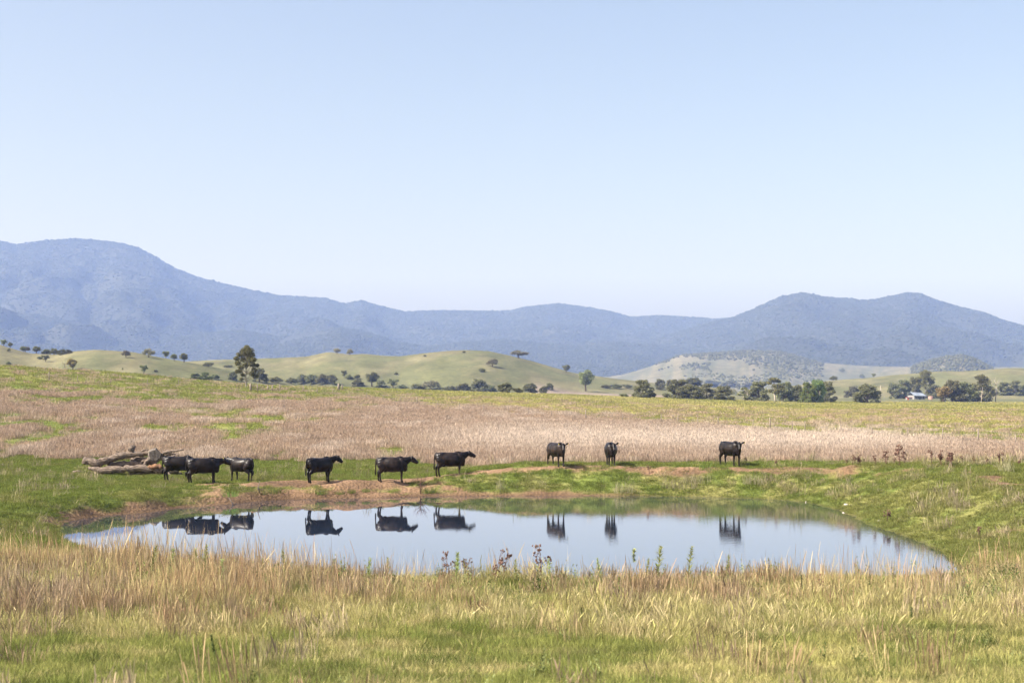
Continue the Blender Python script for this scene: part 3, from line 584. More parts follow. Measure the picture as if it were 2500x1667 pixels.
def cow(px, py, heading, label, size=1.0, neck_yaw=0, neck_pitch=12, head_yaw=0, head_pitch=-38, step=(0, 0, 0, 0), coat_=0, tags=('yellow',), fat=1.0, tail=0.0, seed=0):
    x0, y0, z0 = hit(px, py) if not isinstance(px, tuple) else px
    b = MB()
    secs = [(-.84,1.09,.06,.08),(-.80,1.09,.15,.17),(-.72,1.07,.225,.24),(-.58,1.045,.265,.295),(-.40,1.01,.285,.32),(-.18,.95,.335*fat,.365*fat),(.08,.90,.355*fat,.405*fat),(.30,.905,.33*fat,.405),(.48,.915,.285,.42),(.64,.915,.235,.40),(.77,.93,.17,.32),(.86,.95,.09,.18)]
    b.tube([(s[0], 0, s[1]) for s in secs], [(s[2], s[3]) for s in secs], 18)
    b.ball((-.50, .15, 1.20), (.16, .10, .09)); b.ball((-.50, -.15, 1.20), (.16, .10, .09))      # hip bones
    b.ball((.46, 0, 1.25), (.24, .10, .13)); b.ball((.54, .17, .98), (.19, .10, .30)); b.ball((.54, -.17, .98), (.19, .10, .30))  # withers, shoulders
    b.ball((.74, 0, .66), (.14, .11, .16)); b.ball((-.36, 0, .57), (.16, .13, .10)); b.ball((.0, 0, .62*1.0), (.42, .24, .13*fat))
    # neck and head
    ny, npt = R(neck_yaw), R(neck_pitch); nd = Vector((math.cos(ny)*math.cos(npt), math.sin(ny)*math.cos(npt), math.sin(npt)))
    n0 = Vector((.60, 0, 1.08)); n1 = n0+nd*.27; n2 = n0+nd*.49
    b.tube([n0-nd*.18, n0, n1+Vector((0, 0, .03)), n2+Vector((0, 0, .05))], [(.18,.30),(.155,.25),(.11,.165),(.085,.12)], 14)
    b.tube([n0+Vector((.05, 0, -.26)), n1+Vector((0, 0, -.16)), n2+Vector((0, 0, -.06))], [.09, .07, .05], 8)
    hy = ny+R(head_yaw); hp = R(head_pitch); hd = Vector((math.cos(hy)*math.cos(hp), math.sin(hy)*math.cos(hp), math.sin(hp)))
    side = Vector((-math.sin(hy), math.cos(hy), 0)); up = hd.cross(side)*-1
    if up.z < 0: up = -up
    h0 = n2+hd*.05+Vector((0, 0, .05))
    b.tube([h0-hd*.07, h0+hd*.03, h0+hd*.12, h0+hd*.235, h0+hd*.34, h0+hd*.41], [(.085,.10),(.115,.135),(.12,.145),(.088,.115),(.084,.098),(.075,.075)], 12)
    b.ball(tuple(h0+hd*.36-up*.01), (.075, .075, .065)); b.ball(tuple(h0+hd*.16-up*.08), (.09, .075, .07))
    b.ball(tuple(h0+up*.09-hd*.02), (.06, .06, .05))
    ears = []
    for s in (-1, 1):
        e0 = h0+side*(.095*s)+up*.05; e1 = e0+side*(.11*s)+up*.06-hd*.04; e2 = e0+side*(.20*s)+up*.09-hd*.08
        b.tube([e0, e1, e2], [(.034,.034),(.036,.075),(.026,.03)], 8); ears.append(e1*.35+e2*.65)
    # legs
    for k, s in enumerate((1, -1)):
        f = step[k]; h = step[2+k]
        b.tube([(.56,.15*s,.98),(.55,.17*s,.78),(.545+f*.3,.165*s,.62),(.555+f*.6,.155*s,.40),(.55+f*.8,.15*s,.34),(.545+f*.95,.15*s,.20),(.55+f,.15*s,.105),(.575+f,.15*s,.055),(.585+f,.15*s,.0)],
               [(.17,.10),(.145,.09),(.10,.075),(.064,.06),(.057,.055),(.043,.042),(.056,.053),(.058,.052),(.072,.06)], 10)
        b.tube([(-.58,.15*s,1.05),(-.55,.18*s,.86),(-.50+h*.2,.185*s,.70),(-.60+h*.5,.17*s,.55),(-.70+h*.7,.155*s,.46),(-.70+h*.85,.15*s,.36),(-.685+h,.15*s,.20),(-.67+h,.15*s,.105),(-.645+h,.15*s,.055),(-.635+h,.15*s,0)],
               [(.23,.13),(.25,.14),(.205,.12),(.125,.085),(.082,.058),(.062,.05),(.05,.044),(.055,.05),(.056,.05),(.068,.056)], 10)
    # tail
    b.tube([(-.72,0,1.27),(-.81,0,1.25),(-.86,tail*.2,1.14),(-.88,tail*.5,.92),(-.89,tail*.8,.68),(-.89,tail,.56),(-.89,tail*1.1,.44),(-.88,tail*1.1,.33)], [.055,.055,.046,.041,.040,.052,.054,.03], 8)
    me = remesh(b, 'cow', .021, 7)
    co = np.zeros(len(me.vertices)*3, np.float32); me.vertices.foreach_get('co', co); co = co.reshape(-1, 3); zz = co[:, 2]; co[:, 2] = np.where(zz < .5, zz*1.15, zz+.075)   # longer legs
    me.vertices.foreach_set('co', co.ravel()); me.update(); lift = Vector((0, 0, .075))
    o = obj('cow', me, COATS[coat_]); o.location = (x0, y0, z0-.012); o.rotation_euler = (0, 0, R(heading)); o.scale = (size*.955,)*3
    tag(o, label, 'cow', 'black cattle standing along the far side of the pond')
    for s in (-1, 1):
        e = MB(); c = h0+lift+hd*.11+side*(.105*s)+up*.045; e.ball(tuple(c), .022, 8, 6); e.build('eye', M_EYE, o)
    for t, e in zip(tags, ears):
        if not t: continue
        q = MB(); c = e+lift-up*.05; q.tube([c+hd*.03, c+hd*.042], [(.038,.045),(.038,.045)], 6); q.build('ear_tag', M_WTAG if t == 'white' else M_TAG, o)
    return o
# ears: first entry is the cow's right ear, second its left
cow(436, 1173.5, 8, 'black cow at far left partly hidden behind another cow, beside the log pile', size=1.02, head_pitch=-60, neck_pitch=-15, neck_yaw=20, tags=(), step=(.05,-.05,.04,-.06))
cow(495, 1180.5, 14, 'large black cow standing side on and touching noses with the smaller one', size=1.03, neck_pitch=7, head_pitch=-30, tags=(), step=(.06,-.03,-.05,.06), coat_=0, fat=1.05)
cow(590, 1175, 148, 'smaller black cow facing left nose to nose, with a yellow ear tag', size=.97, neck_pitch=10, head_pitch=-32, neck_yaw=14, tags=('yellow','yellow'), step=(.08,-.06,0,.05))
cow(780, 1177.5, 42, 'black cow alone on the dirt between the nose touching pair and the next cow right', size=1.0, neck_pitch=20, head_pitch=-38, tags=(), step=(.05,-.06,.05,-.04), neck_yaw=-16, tail=.03)
cow(956, 1176.5, 2, 'brownish black cow side on, standing just left behind the dead bush', size=1.02, neck_pitch=13, head_pitch=-34, tags=(None,'white'), step=(-.02,.02,-.06,.07), coat_=1, fat=1.06, tail=.04)
cow(1098, 1163, 8, 'black cow side on where the bank climbs, right of the dead bush, tail hanging clear', size=1.02, neck_pitch=15, head_pitch=-26, tags=(None,'white'), step=(.03,-.02,-.08,.05), fat=1.03, tail=.02, coat_=1)
cow(1358, 1137.5, -62, 'black cow turned half towards us on the dam crest, leftmost of the three there', size=.99, neck_pitch=12, head_pitch=-45, neck_yaw=-14, head_yaw=-16, tags=('yellow','yellow'), step=(.06,-.04,.05,-.06), fat=1.05, coat_=1)
cow(1491, 1137.5, -88, 'black cow facing us head on in the middle of the dam crest', size=1.0, neck_pitch=14, head_pitch=-50, neck_yaw=6, tags=(None,'yellow'), step=(.04,0,.0,.05), fat=1.12)
cow(1783, 1136.5, -60, 'black cow at far right on the dam crest, head turned to face us', size=1.02, neck_pitch=12, head_pitch=-48, neck_yaw=-22, head_yaw=-16, tags=(None,'yellow'), step=(.05,-.05,.06,-.05), fat=1.02)

# ------------------------------------------------------------------ fallen tree
M_LOG = noisy('weathered_wood', (.055,.040,.032), (.33,.265,.21), 4, .9, 1.0, 9, .1, (.8, 6, 6), .08)
M_CUT = noisy('grey_cut_wood', (.085,.07,.058), (.25,.22,.19), 9, .9, .9, 8, .1)
M_ROT = noisy('orange_rotten_wood', (.13,.07,.04), (.30,.18,.11), 7, .95, .6, 8, .1)
lx, ly, lz = hit(330, 1160); lg = empty('fallen_tree', (lx, ly, lz)); SC = ly/F_PX
def lp(qx, qy, off=0.0): return ((qx-330)*SC, off, (1160-qy)*SC)
def log(name, pts, rad, seed, mat=None, n=12, rough=.15, sub=5):
    P = []; rr = []; g = random.Random(seed)
    for i in range(len(pts)-1):
        for k in range(sub):
            t = k/sub; a, b_ = Vector(pts[i]), Vector(pts[i+1]); P.append(a.lerp(b_, t)+Vector((0, g.uniform(-.03, .03), g.uniform(-.05, .05)))); rr.append((rad[i]*(1-t)+rad[i+1]*t)*g.uniform(.9, 1.1))
    P.append(Vector(pts[-1])); rr.append(rad[-1]); b = MB(); b.tube(P, rr, n, rough, seed); return b.build(name, mat or M_LOG, lg)
log('trunk', [lp(205,1124,-.1), lp(240,1130,-.15), lp(264,1121,-.1), lp(304,1112,0), lp(340,1108.5,.1), lp(372,1106,.15)], [.20,.25,.22,.19,.15,.13], 1)
log('limb', [lp(262,1135,.2), lp(300,1133,.2), lp(340,1131,.25), lp(378,1131,.25)], [.13,.17,.16,.14], 2)
log('limb', [lp(222,1141,-.5), lp(255,1148,-.55), lp(290,1145,-.5), lp(330,1142,-.45), lp(390,1145,-.4), lp(440,1150,-.3)], [.09,.18,.21,.19,.20,.12], 3)
log('limb', [lp(318,1153,-.2), lp(350,1152,-.15), lp(400,1154,-.1), lp(445,1157,-.1)], [.13,.17,.17,.1], 4)
log('stub', [lp(312,1113,.1), lp(318,1098,.12), lp(324,1089,.12)], [.14,.20,.15], 5)
log('limb', [lp(315,1124,.45), lp(350,1122,.5), lp(390,1116,.5)], [.13,.16,.14], 6)
log('branch', [lp(385,1112,.1), lp(402,1105,.1), lp(420,1100,.05), lp(448,1098,0)], [.12,.10,.075,.04], 7)
log('branch', [lp(395,1113,.3), lp(412,1108,.35), lp(425,1109,.4)], [.09,.07,.04], 8)
b = MB(); c = Vector(lp(379, 1112, -.12)); b.tube([c+Vector((-.05,.16,.0)), c+Vector((0,-.02,.02)), c+Vector((.04,-.16,.03))], [(.30,.36),(.40,.43),(.33,.35)], 11, .22, 9); b.build('root_plate', M_CUT, lg, False)
log('rotten_heart', [lp(368,1139,-.5), lp(384,1136,-.55), lp(400,1138,-.5)], [.08,.15,.12], 10, M_ROT)
log('limb', [lp(345,1128,.1), lp(365,1120,.05), lp(392,1118,-.05), lp(415,1122,-.05)], [.10,.13,.12,.07], 15)
log('limb', [lp(232,1147,-.2), lp(262,1141,-.25), lp(292,1139,-.2)], [.07,.11,.09], 16)
log('branch', [lp(300,1113,0), lp(288,1104,.05), lp(281,1100,.1)], [.06,.04,.02], 17, n=7)
log('branch', [lp(340,1107,.1), lp(352,1098,.12), lp(360,1096,.15)], [.06,.045,.02], 18, n=7)
log('branch', [lp(404,1120,0), lp(424,1112,-.05), lp(438,1112,-.1)], [.07,.05,.025], 19, n=7)
log('branch', [lp(410,1150,-.7), lp(430,1158,-.9), lp(447,1163,-1.0)], [.06,.05,.03], 20, n=7)
log('root', [lp(366,1120,-.2), lp(358,1132,-.35), lp(352,1148,-.45)], [.09,.10,.06], 22, n=9)
log('splinter', [lp(378,1164,-1.0), lp(400,1165.5,-1.1)], [.04,.05], 11, M_CUT, n=6)
tag(lg, 'weathered fallen dead tree lying in a heap left of the cattle', 'fallen tree')
x, y, z = hit(190, 1155); s = MB(); s.tube([(-.3,0,.08),(0,.05,.10),(.32,.1,.04)], [.06,.08,.04], 8, .15, 3); o = s.build('log', M_LOG, loc=(x, y, z)); tag(o, 'short broken log in the grass left of the fallen tree', 'log')

# ------------------------------------------------------------------ trees
M_BARK = noisy('bark', (.10,.075,.055), (.24,.19,.15), 12, .95, .5); M_PALEBARK = noisy('pale_bark', (.30,.26,.22), (.55,.50,.45), 6, .9, .3)
LEAF = {'gum': leafy('gum_leaves', base=(.21,.22,.10), trans=.3), 'round': leafy('round_leaves', base=(.21,.23,.11), trans=.3), 'bushy': leafy('casuarina_leaves', base=(.18,.185,.10), trans=.3),
        'green': leafy('green_leaves', base=(.175,.225,.08), trans=.35), 'umbrella': leafy('grey_leaves', base=(.22,.205,.14), trans=.3), 'shrub': leafy('shrub_leaves', base=(.185,.195,.105), trans=.3), 'brown': leafy('brown_leaves', base=(.26,.20,.10), trans=.3)}
def leaf_cloud(cen, rad, per, size, seed, mat, name):
    g = np.random.default_rng(seed); C = []; 
    for c, r in zip(cen, rad):
        v = g.normal(0, 1, (per, 3)); v /= np.linalg.norm(v, axis=1)[:, None]; v *= (g.random((per, 1))**.45)*np.array(r); C.append(np.array(c)+v)
    C = np.concatenate(C); n = len(C); a = g.normal(0, 1, (n, 3)); a /= np.linalg.norm(a, axis=1)[:, None]; b = np.cross(a, g.normal(0, 1, (n, 3))); b /= np.linalg.norm(b, axis=1)[:, None]
    s = (size*g.uniform(.6, 1.3, n))[:, None]; V = np.stack([C-a*s, C-b*s*.55, C+a*s, C+b*s*.55], 1).reshape(-1, 3); Fc = np.arange(4*n).reshape(n, 4)
    me = mesh_np(name, V, Fc, False); attr(me, 'tone', 'FLOAT', np.repeat(g.random(n), 4)); me.materials.append(mat); return me
def tree_kind(kind, seed):
    """crown one unit across and one unit high: trunk mesh and crown mesh"""
    g = np.random.default_rng(seed); cen = []; rad = []; per = 190; size = .032; tb = MB(); bark = M_BARK
    if kind == 'gum':
        bark = M_PALEBARK
        for k in range(17):
            u = g.random(); z = .36+.60*u; w = .36*math.sin(math.pi*min(1, .18+u*.78))**.8; th = k*2.4+g.uniform(-.4, .4); r = w*g.uniform(.35, 1)
            cen.append((r*math.cos(th), r*math.sin(th), z)); q = g.uniform(.075, .13); rad.append((q*1.5, q*1.5, q*.72))
    elif kind in ('round', 'brown'):
        for k in range(20):
            v = g.normal(0, 1, 3); v /= np.linalg.norm(v); v *= g.uniform(.45, 1); cen.append((v[0]*.33, v[1]*.33, .58+v[2]*.29)); q = g.uniform(.12, .18); rad.append((q, q, q*.8))
    elif kind == 'umbrella':
        for k in range(17):
            th = k*2.4; r = .38*math.sqrt((k+.5)/17); cen.append((r*math.cos(th), r*math.sin(th), .70-1.1*r*r+g.uniform(-.22, .10))); q = g.uniform(.10, .15); rad.append((q*1.1, q*1.1, q*1.5))
    elif kind in ('bushy', 'green'):
        for k in range(40):
            u = g.random()**1.15; z = .05+.87*u; w = .41*(1-.6*u**2.2)*g.uniform(.45, 1); th = k*2.4; cen.append((w*math.cos(th), w*math.sin(th), z)); q = g.uniform(.08, .14); rad.append((q*1.15, q*1.15, q))
        size = .030
    else:
        for k in range(15):
            th = k*2.4; r = .36*math.sqrt((k+.5)/15); cen.append((r*math.cos(th), r*math.sin(th), .18+g.uniform(.1, .5)*(1-r))); q = g.uniform(.14, .22); rad.append((q, q, q*1.2))
        size = .045
    top = max(c[2]+r[2] for c, r in zip(cen, rad)); cen = [(c[0], c[1], c[2]/top) for c in cen]
    fork = {'gum': .34, 'round': .30, 'brown': .2, 'umbrella': .2, 'bushy': .10, 'green': .14}.get(kind, .05)
    lean = g.uniform(-.04, .04, 2); T = Vector((lean[0], lean[1], fork)); tr = .034 if kind != 'shrub' else .02
    tb.tube([(0,0,-.04), (lean[0]*.4, lean[1]*.4, fork*.5), T], [tr*1.25, tr, tr*.85], 7, .1, seed)
    tb.tube([T, (lean[0]*1.5, lean[1]*1.5, .6), (lean[0]*2, lean[1]*2, .86)], [tr*.8, tr*.5, tr*.15], 6)
    for c in cen[::2]:
        cv = Vector(c); k0 = T.lerp(Vector((lean[0]*1.8, lean[1]*1.8, .75)), max(0, min(1, (c[2]-fork-.2)*1.1)))
        tb.tube([k0, k0.lerp(cv, .5)+Vector((0, 0, -.015)), cv], [tr*.42, tr*.28, tr*.1], 5)
    t = tb.mesh('trunk'); t.materials.append(bark); return t, leaf_cloud(cen, rad, per, size, seed, LEAF[kind], 'crown')
KINDS_ = {k: [tree_kind(k, 500+17*i+sum(map(ord, k))) for i in range(3)] for k in ('gum', 'round', 'brown', 'umbrella', 'bushy', 'green', 'shrub')}
NAME = {'gum': 'gum_tree', 'round': 'round_tree', 'brown': 'brown_tree', 'umbrella': 'spreading_tree', 'bushy': 'casuarina_tree', 'green': 'leafy_tree', 'shrub': 'shrub'}
def tree(kind, px, base, top, width, label, group=None, i=0, dmin=None, deep=0):
    x, y, z = hit(px, base, d0=dmin or 100.0)
    if deep: y2 = y+deep; x = x*y2/y; y = y2; z = float(land(np.array([x]), np.array([y]))[0])
    s = y/F_PX; h = max((base-top)*s, .8); wd = width*s*(1.2 if kind in ('bushy', 'green') else 1.08); g = random.Random(int(px*7+base))
    r = empty(NAME[kind], (x, y, z-.05), g.uniform(0, 6.28), (wd, wd, h)); t, c = KINDS_[kind][(int(px)+i) % 3]
    obj('trunk', t, None, r); obj('crown', c, None, r); tag(r, label, 'shrub' if kind == 'shrub' else 'tree', group); return r
HL, HC, TR, FR = 'trees on the left hills', 'trees on the central hill', 'trees along the creek behind the paddock', 'far trees on the hazy plain'
TREES = [
 ('round',9,844,828,18,'small round tree at the very left edge of the hill skyline',HL),
 ('round',25,844,829,16,'small round tree second from the left edge on the hill skyline',HL),
 ('shrub',21,858,850,10,'tiny shrub below the two leftmost skyline trees',HL),
 ('umbrella',62,850,835,28,'broad tree third from the left on the hill skyline',HL),
 ('round',57,860,845,18,'small tree in front of the third skyline tree on the left hill',HL),
 ('round',89,859,840,28,'tall rounded skyline tree left of the low tree belt',HL),
 ('bushy',114,864,851,24,'first tree of the low belt in the left hill saddle',HL),
 ('bushy',133,866,850,26,'second tree of the low belt in the left hill saddle',HL),
 ('bushy',150,866,852,26,'third tree of the low belt in the left hill saddle',HL),
 ('bushy',167,863,853,20,'last and lowest tree of the belt in the left hill saddle',HL),
 ('round',111,883,866,22,'dark round tree halfway down the left hill',HL),
 ('shrub',97,877,869,15,'pale scrubby bush beside the dark round tree on the left hill',HL),
 ('shrub',21,891,881,14,'round shrub low on the left hill near the picture edge',HL),
 ('brown',177,904,874,37,'brownish leaning tree on the near crest at left',HL),
 ('umbrella',308,873,854,25,'solitary spreading tree on the pale hill shoulder with shadow beneath',HL),
 ('umbrella',363,872,849,33,'wide thin crowned tree on the hill skyline left of the cluster of three',HL),
 ('round',405,874,856,23,'left tree of the cluster of three on the hill shoulder',HL),
 ('round',425,881,863,22,'middle tree of the cluster of three on the hill shoulder',HL),
 ('round',449,885,861,27,'right and largest tree of the cluster of three on the hill shoulder',HL),
 ('round',351,912,890,23,'round grey tree on the flat below the left hill',HL),
 ('shrub',380,908,902,11,'tiny shrub just right of the round grey tree on the flat',HL),
 ('shrub',299,902,898,5,'tiny dark bush on the flat far left of the round grey tree',HL),
 ('shrub',509,896,883,27,'wide low bush alone on the flat left of the tall gum',HL),
 ('shrub',557,897,890,24,'faint low bush just left of the tall gum, high on the flat',HL),
 ('green',476,926,911,28,'bright green bush at the left end of the clump before the tall gum',HL),
 ('green',501,926,908,30,'bright green bush in the middle of the clump before the tall gum',HL),
 ('shrub',525,926,912,24,'darker bush at the right end of the clump before the tall gum',HL),
 ('bushy',568,928,905,27,'bluish tree behind the tall gum on its left side',HL),
 ('bushy',634,933,897,40,'dark bushy tree behind the tall gum on its right side',HL),
 ('shrub',673,934,918,33,'low dark bush right of the tall gum beyond the fence',HL),
 ('umbrella',823,865,849,20,'left one of two small trees on the peak of the central hill',HC),
 ('umbrella',854,868,850,18,'right one of two small trees on the peak of the central hill',HC),
 ('round',840,923,903,17,'small tree at the left of the trio at the central hill foot',HC),
 ('shrub',853,926,913,20,'dark bush in the middle of the trio at the central hill foot',HC),
 ('shrub',872,925,913,18,'bush at the right of the trio at the central hill foot',HC),
 ('shrub',712,937,920,30,'left end bush of the long grey thicket below the hill',HC),
 ('shrub',736,937,912,34,'second bush of the long grey thicket below the hill',HC),
 ('shrub',762,938,911,36,'third bush of the long grey thicket below the hill',HC),
 ('shrub',787,938,911,36,'fourth bush of the long grey thicket below the hill',HC),
 ('shrub',810,938,912,30,'right end bush of the long grey thicket below the hill',HC),
 ('round',908,943,907,44,'tallest round tree of the clump below the central hill',TR),
 ('bushy',874,943,925,31,'low tree on the left flank of the clump below the central hill',TR),
 ('bushy',929,946,927,29,'low tree on the right flank of the clump below the central hill',TR),
 ('round',960,947,924,32,'yellowish round tree right of the clump below the central hill',TR),
 ('shrub',982,950,937,27,'low shrub beside the yellowish round tree',TR),
 ('bushy',1020,952,936,42,'wide low tree at the left end of the creek line',TR),
 ('umbrella',1052,952,927,52,'wide grey crowned tree near the left end of the creek line',TR),
 ('shrub',1098,955,940,38,'low bush in the middle of the creek line below the hill',TR),
 ('bushy',1131,956,934,38,'dark tree left beside the highest tree of the creek line',TR),
 ('bushy',1171,957,924,50,'highest dark tree of the creek line below the central hill',TR),
 ('bushy',1197,958,938,34,'dark tree right beside the highest tree of the creek line',TR),
 ('bushy',1233,960,932,40,'rounded dark tree standing right of the creek line highest group',TR),
 ('shrub',1265,961,945,28,'low bush between two rounded trees at the creek line right end',TR),
 ('bushy',1294,961,934,38,'rounded dark tree second from the creek line right end',TR),
 ('bushy',1326,962,941,21,'small tree at the right end of the creek line, in front',TR),
 ('bushy',1341,951,934,23,'small tree at the right end of the creek line, behind',TR),
 ('umbrella',1267,874,854,47,'wide umbrella shaped tree on the right shoulder of the central hill',HC),
 ('umbrella',1202,895,874,31,'grey leaning tree on the face of the central hill',HC),
 ('shrub',1176,908,898,19,'dark bush below the grey leaning tree on the central hill',HC),
 ('shrub',1037,871,865,8,'tiny bush on the left skyline of the central hill top',HC),
 ('shrub',1133,862,856,9,'tiny bush on the crown of the central hill',HC),
 ('shrub',967,915,908,11,'tiny bush low on the front of the central hill',HC),
 ('round',1382,909,890,29,'round tree where the central hill runs out to the right',HC),
 ('round',1430,955,901,50,'solitary round tree with a short trunk on the bare field',TR),
 ('shrub',1480,947,938,30,'left bush of the low hedge behind the bare field',FR),
 ('shrub',1505,948,936,32,'middle bush of the low hedge behind the bare field',FR),
 ('shrub',1532,948,937,26,'right bush of the low hedge behind the bare field',FR),
 ('shrub',1523,970,960,24,'low bush right at the left foot of the first big casuarina',TR),
 ('bushy',1571,972,926,58,'first big casuarina from the left, standing apart from the tree belt',TR),
 ('bushy',1612,951,924,30,'hazy tree just right of the first big casuarina, farther off',FR),
 ('bushy',1638,949,926,28,'hazy far tree second in the back row behind the belt',FR),
 ('bushy',1693,944,921,46,'tallest hazy far tree in the back row behind the belt',FR),
 ('bushy',1737,944,926,42,'hazy far tree right of the tallest in the back row',FR),
 ('bushy',1781,945,928,44,'hazy far tree fourth in the back row behind the belt',FR),
 ('bushy',1830,948,932,36,'hazy far tree above the gap in the belt',FR),
 ('bushy',1655,974,925,64,'leftmost and tallest tree of the left tree belt',TR),
 ('bushy',1692,976,936,54,'second tree of the left tree belt',TR),
 ('bushy',1724,976,935,52,'third tree of the left tree belt',TR),
 ('bushy',1766,978,941,54,'right end tree of the left tree belt before the gap',TR),
 ('gum',1815,978,944,36,'thin pale stemmed tree standing in the gap of the belt',TR),
 ('bushy',1850,980,930,62,'left tree of the middle belt, right of the gap',TR),
 ('gum',1893,981,921,62,'tallest loose crowned tree of the middle belt',TR),
 ('bushy',1915,981,930,52,'dense tree right under the tallest one in the middle belt',TR),
 ('bushy',1941,981,938,44,'dark bluish tree left of the bright green pair',TR),
 ('green',1975,984,930,48,'left tree of the bright green pair ending the middle belt',TR),
 ('green',1997,984,925,46,'tall right tree of the bright green pair in the middle belt',TR),
 ('bushy',2021,983,930,40,'tree at the right end of the middle belt beside the green pair',TR),
 ('bushy',2083,971,941,42,'grey tree left behind the rounded tree beside the power pole',TR),
 ('bushy',2118,984,935,66,'big rounded tree just left of the power pole',TR),
 ('bushy',2184,973,932,38,'tree at the left end of the farmhouse grove',TR),
 ('bushy',2207,973,926,42,'second tree from the left in the farmhouse grove',TR),
 ('bushy',2234,972,919,44,'tree just left behind the farmhouse roof',TR),
 ('gum',2260,972,903,48,'tall domed gum towering over the farmhouse',TR),
 ('bushy',2281,972,937,46,'low spreading tree right behind the farmhouse',TR),
 ('brown',2303,982,941,52,'brownish tree at the left end of the right hand belt',TR),
 ('bushy',2326,982,926,60,'second tree of the right hand belt with a rounded top',TR),
 ('bushy',2357,982,931,60,'third tree of the right hand belt with grey stems',TR),
 ('bushy',2399,982,913,56,'tallest dark tree at the right end of the right hand belt',TR),
 ('bushy',2450,964,932,36,'left tree of the group of three at the right picture edge',FR),
 ('bushy',2477,964,928,42,'middle and tallest tree of the three at the right picture edge',FR),
 ('bushy',2499,964,938,34,'right tree of the three, cut by the picture edge',FR),
 ('shrub',2056,908,898,15,'small tree on the pale slope high above the power pole',FR),
 ('shrub',2035,929,916,19,'grey bush on the pale slope left of the power pole',FR),
 ('shrub',2104,923,912,13,'small tree on the pale slope, left of a pair above the pole',FR),
 ('round',2133,921,911,12,'small tree on the pale slope, right of a pair above the pole',FR),
 ('shrub',1947,924,914,15,'small grey tree on the pale slope above the middle belt',FR),
]
for t in TREES: tree(*t)
# the tall gum by the fence, built on its own
g = np.random.default_rng(77); tx, ty, tz = hit(601, 946, d0=150); th_ = (946-841)*ty/F_PX; k_ = th_
gt = empty('gum_tree', (tx, ty, tz-.05)); tb = MB(); CEN = []; RAD = []
for (cx_, cz_, q) in [(.02,.93,.085),(-.06,.86,.09),(.09,.86,.09),(-.15,.77,.075),(.02,.78,.09),(.16,.76,.085),(.22,.66,.075),(-.22,.68,.07),(-.10,.66,.085),(.07,.66,.09),(-.20,.57,.075),(.17,.55,.08),(.24,.52,.06),(-.13,.47,.075),(.02,.53,.06),(.20,.41,.075),(-.18,.38,.06),(.13,.33,.065),(.22,.27,.05),(-.10,.30,.05),(-.14,.20,.045)]:
    for dy in (-1, 1):
        CEN.append((cx_*.88*k_+g.uniform(-.03, .03)*k_, dy*g.uniform(.03, .15)*k_, cz_*k_)); RAD.append((q*k_*.95, q*k_, q*k_*.8))
tb.tube([(0,0,-.2),(0,0,.12*k_),(-.01*k_,0,.28*k_),(.01*k_,.01*k_,.45*k_),(.02*k_,0,.65*k_),(.02*k_,0,.9*k_)], [.024*k_,.018*k_,.016*k_,.012*k_,.008*k_,.003*k_], 9, .08, 4)
for c in CEN:
    zb = max(.14*k_, c[2]-.22*k_); a0 = Vector((0, 0, zb)); tb.tube([a0, a0.lerp(Vector(c), .5)+Vector((0,0,-.01*k_)), Vector(c)], [.008*k_,.005*k_,.002*k_], 5)
obj('trunk', tb.mesh('trunk'), M_PALEBARK, gt); obj('crown', leaf_cloud(CEN, RAD, 230, .016*k_, 8, LEAF['gum'], 'crown'), None, gt)
tag(gt, 'tall solitary gum tree by the fence, much taller than its neighbours', 'tree')
def bare_tree(px, base, top, label, seed, pale=True, spread=.25, name='dead_tree', d0=100.0, mat=None, nb=9):
    x, y, z = hit(px, base, d0=d0); h = (base-top)*y/F_PX; g = random.Random(seed); b = MB(); r = h*.022
    b.tube([(0,0,-.05),(g.uniform(-.03,.03)*h,0,.4*h),(g.uniform(-.06,.06)*h,0,.75*h),(g.uniform(-.08,.08)*h,0,h)], [r*1.2, r, r*.6, r*.2], 6, .1, seed)
    for k in range(nb):
        z0 = g.uniform(.25, .8)*h; th = g.uniform(0, 6.28); L = g.uniform(.5, 1)*spread*h; e = Vector((math.cos(th)*L, math.sin(th)*L, z0+L*g.uniform(.4, 1.1)))
        b.tube([(0,0,z0), Vector((0,0,z0)).lerp(e, .5)+Vector((0,0,-.03*h)), e], [r*.5, r*.35, r*.12], 5)
        e2 = e+Vector((g.uniform(-.1,.1), g.uniform(-.1,.1), .12))*h; b.tube([Vector((0,0,z0)).lerp(e, .6), e2], [r*.28, r*.08], 4)
    o = b.build(name, mat or (M_PALEBARK if pale else M_BARK), loc=(x, y, z)); tag(o, label, 'tree' if name == 'dead_tree' else 'bush'); return o
bare_tree(2397, 984.5, 944, 'pale dead trunk in front of the tallest right hand tree', 1, spread=.18, nb=5)
bare_tree(2430, 982, 926, 'leafless grey tree right of the right hand belt', 2, spread=.3)
bare_tree(1826, 979, 950, 'leafless white stems in the gap between the tree belts', 3, spread=.35, nb=12)
bare_tree(158, 904, 885, 'bare twiggy bush left of the brownish leaning tree', 4, pale=False, spread=.6, nb=16, name='bare_bush')
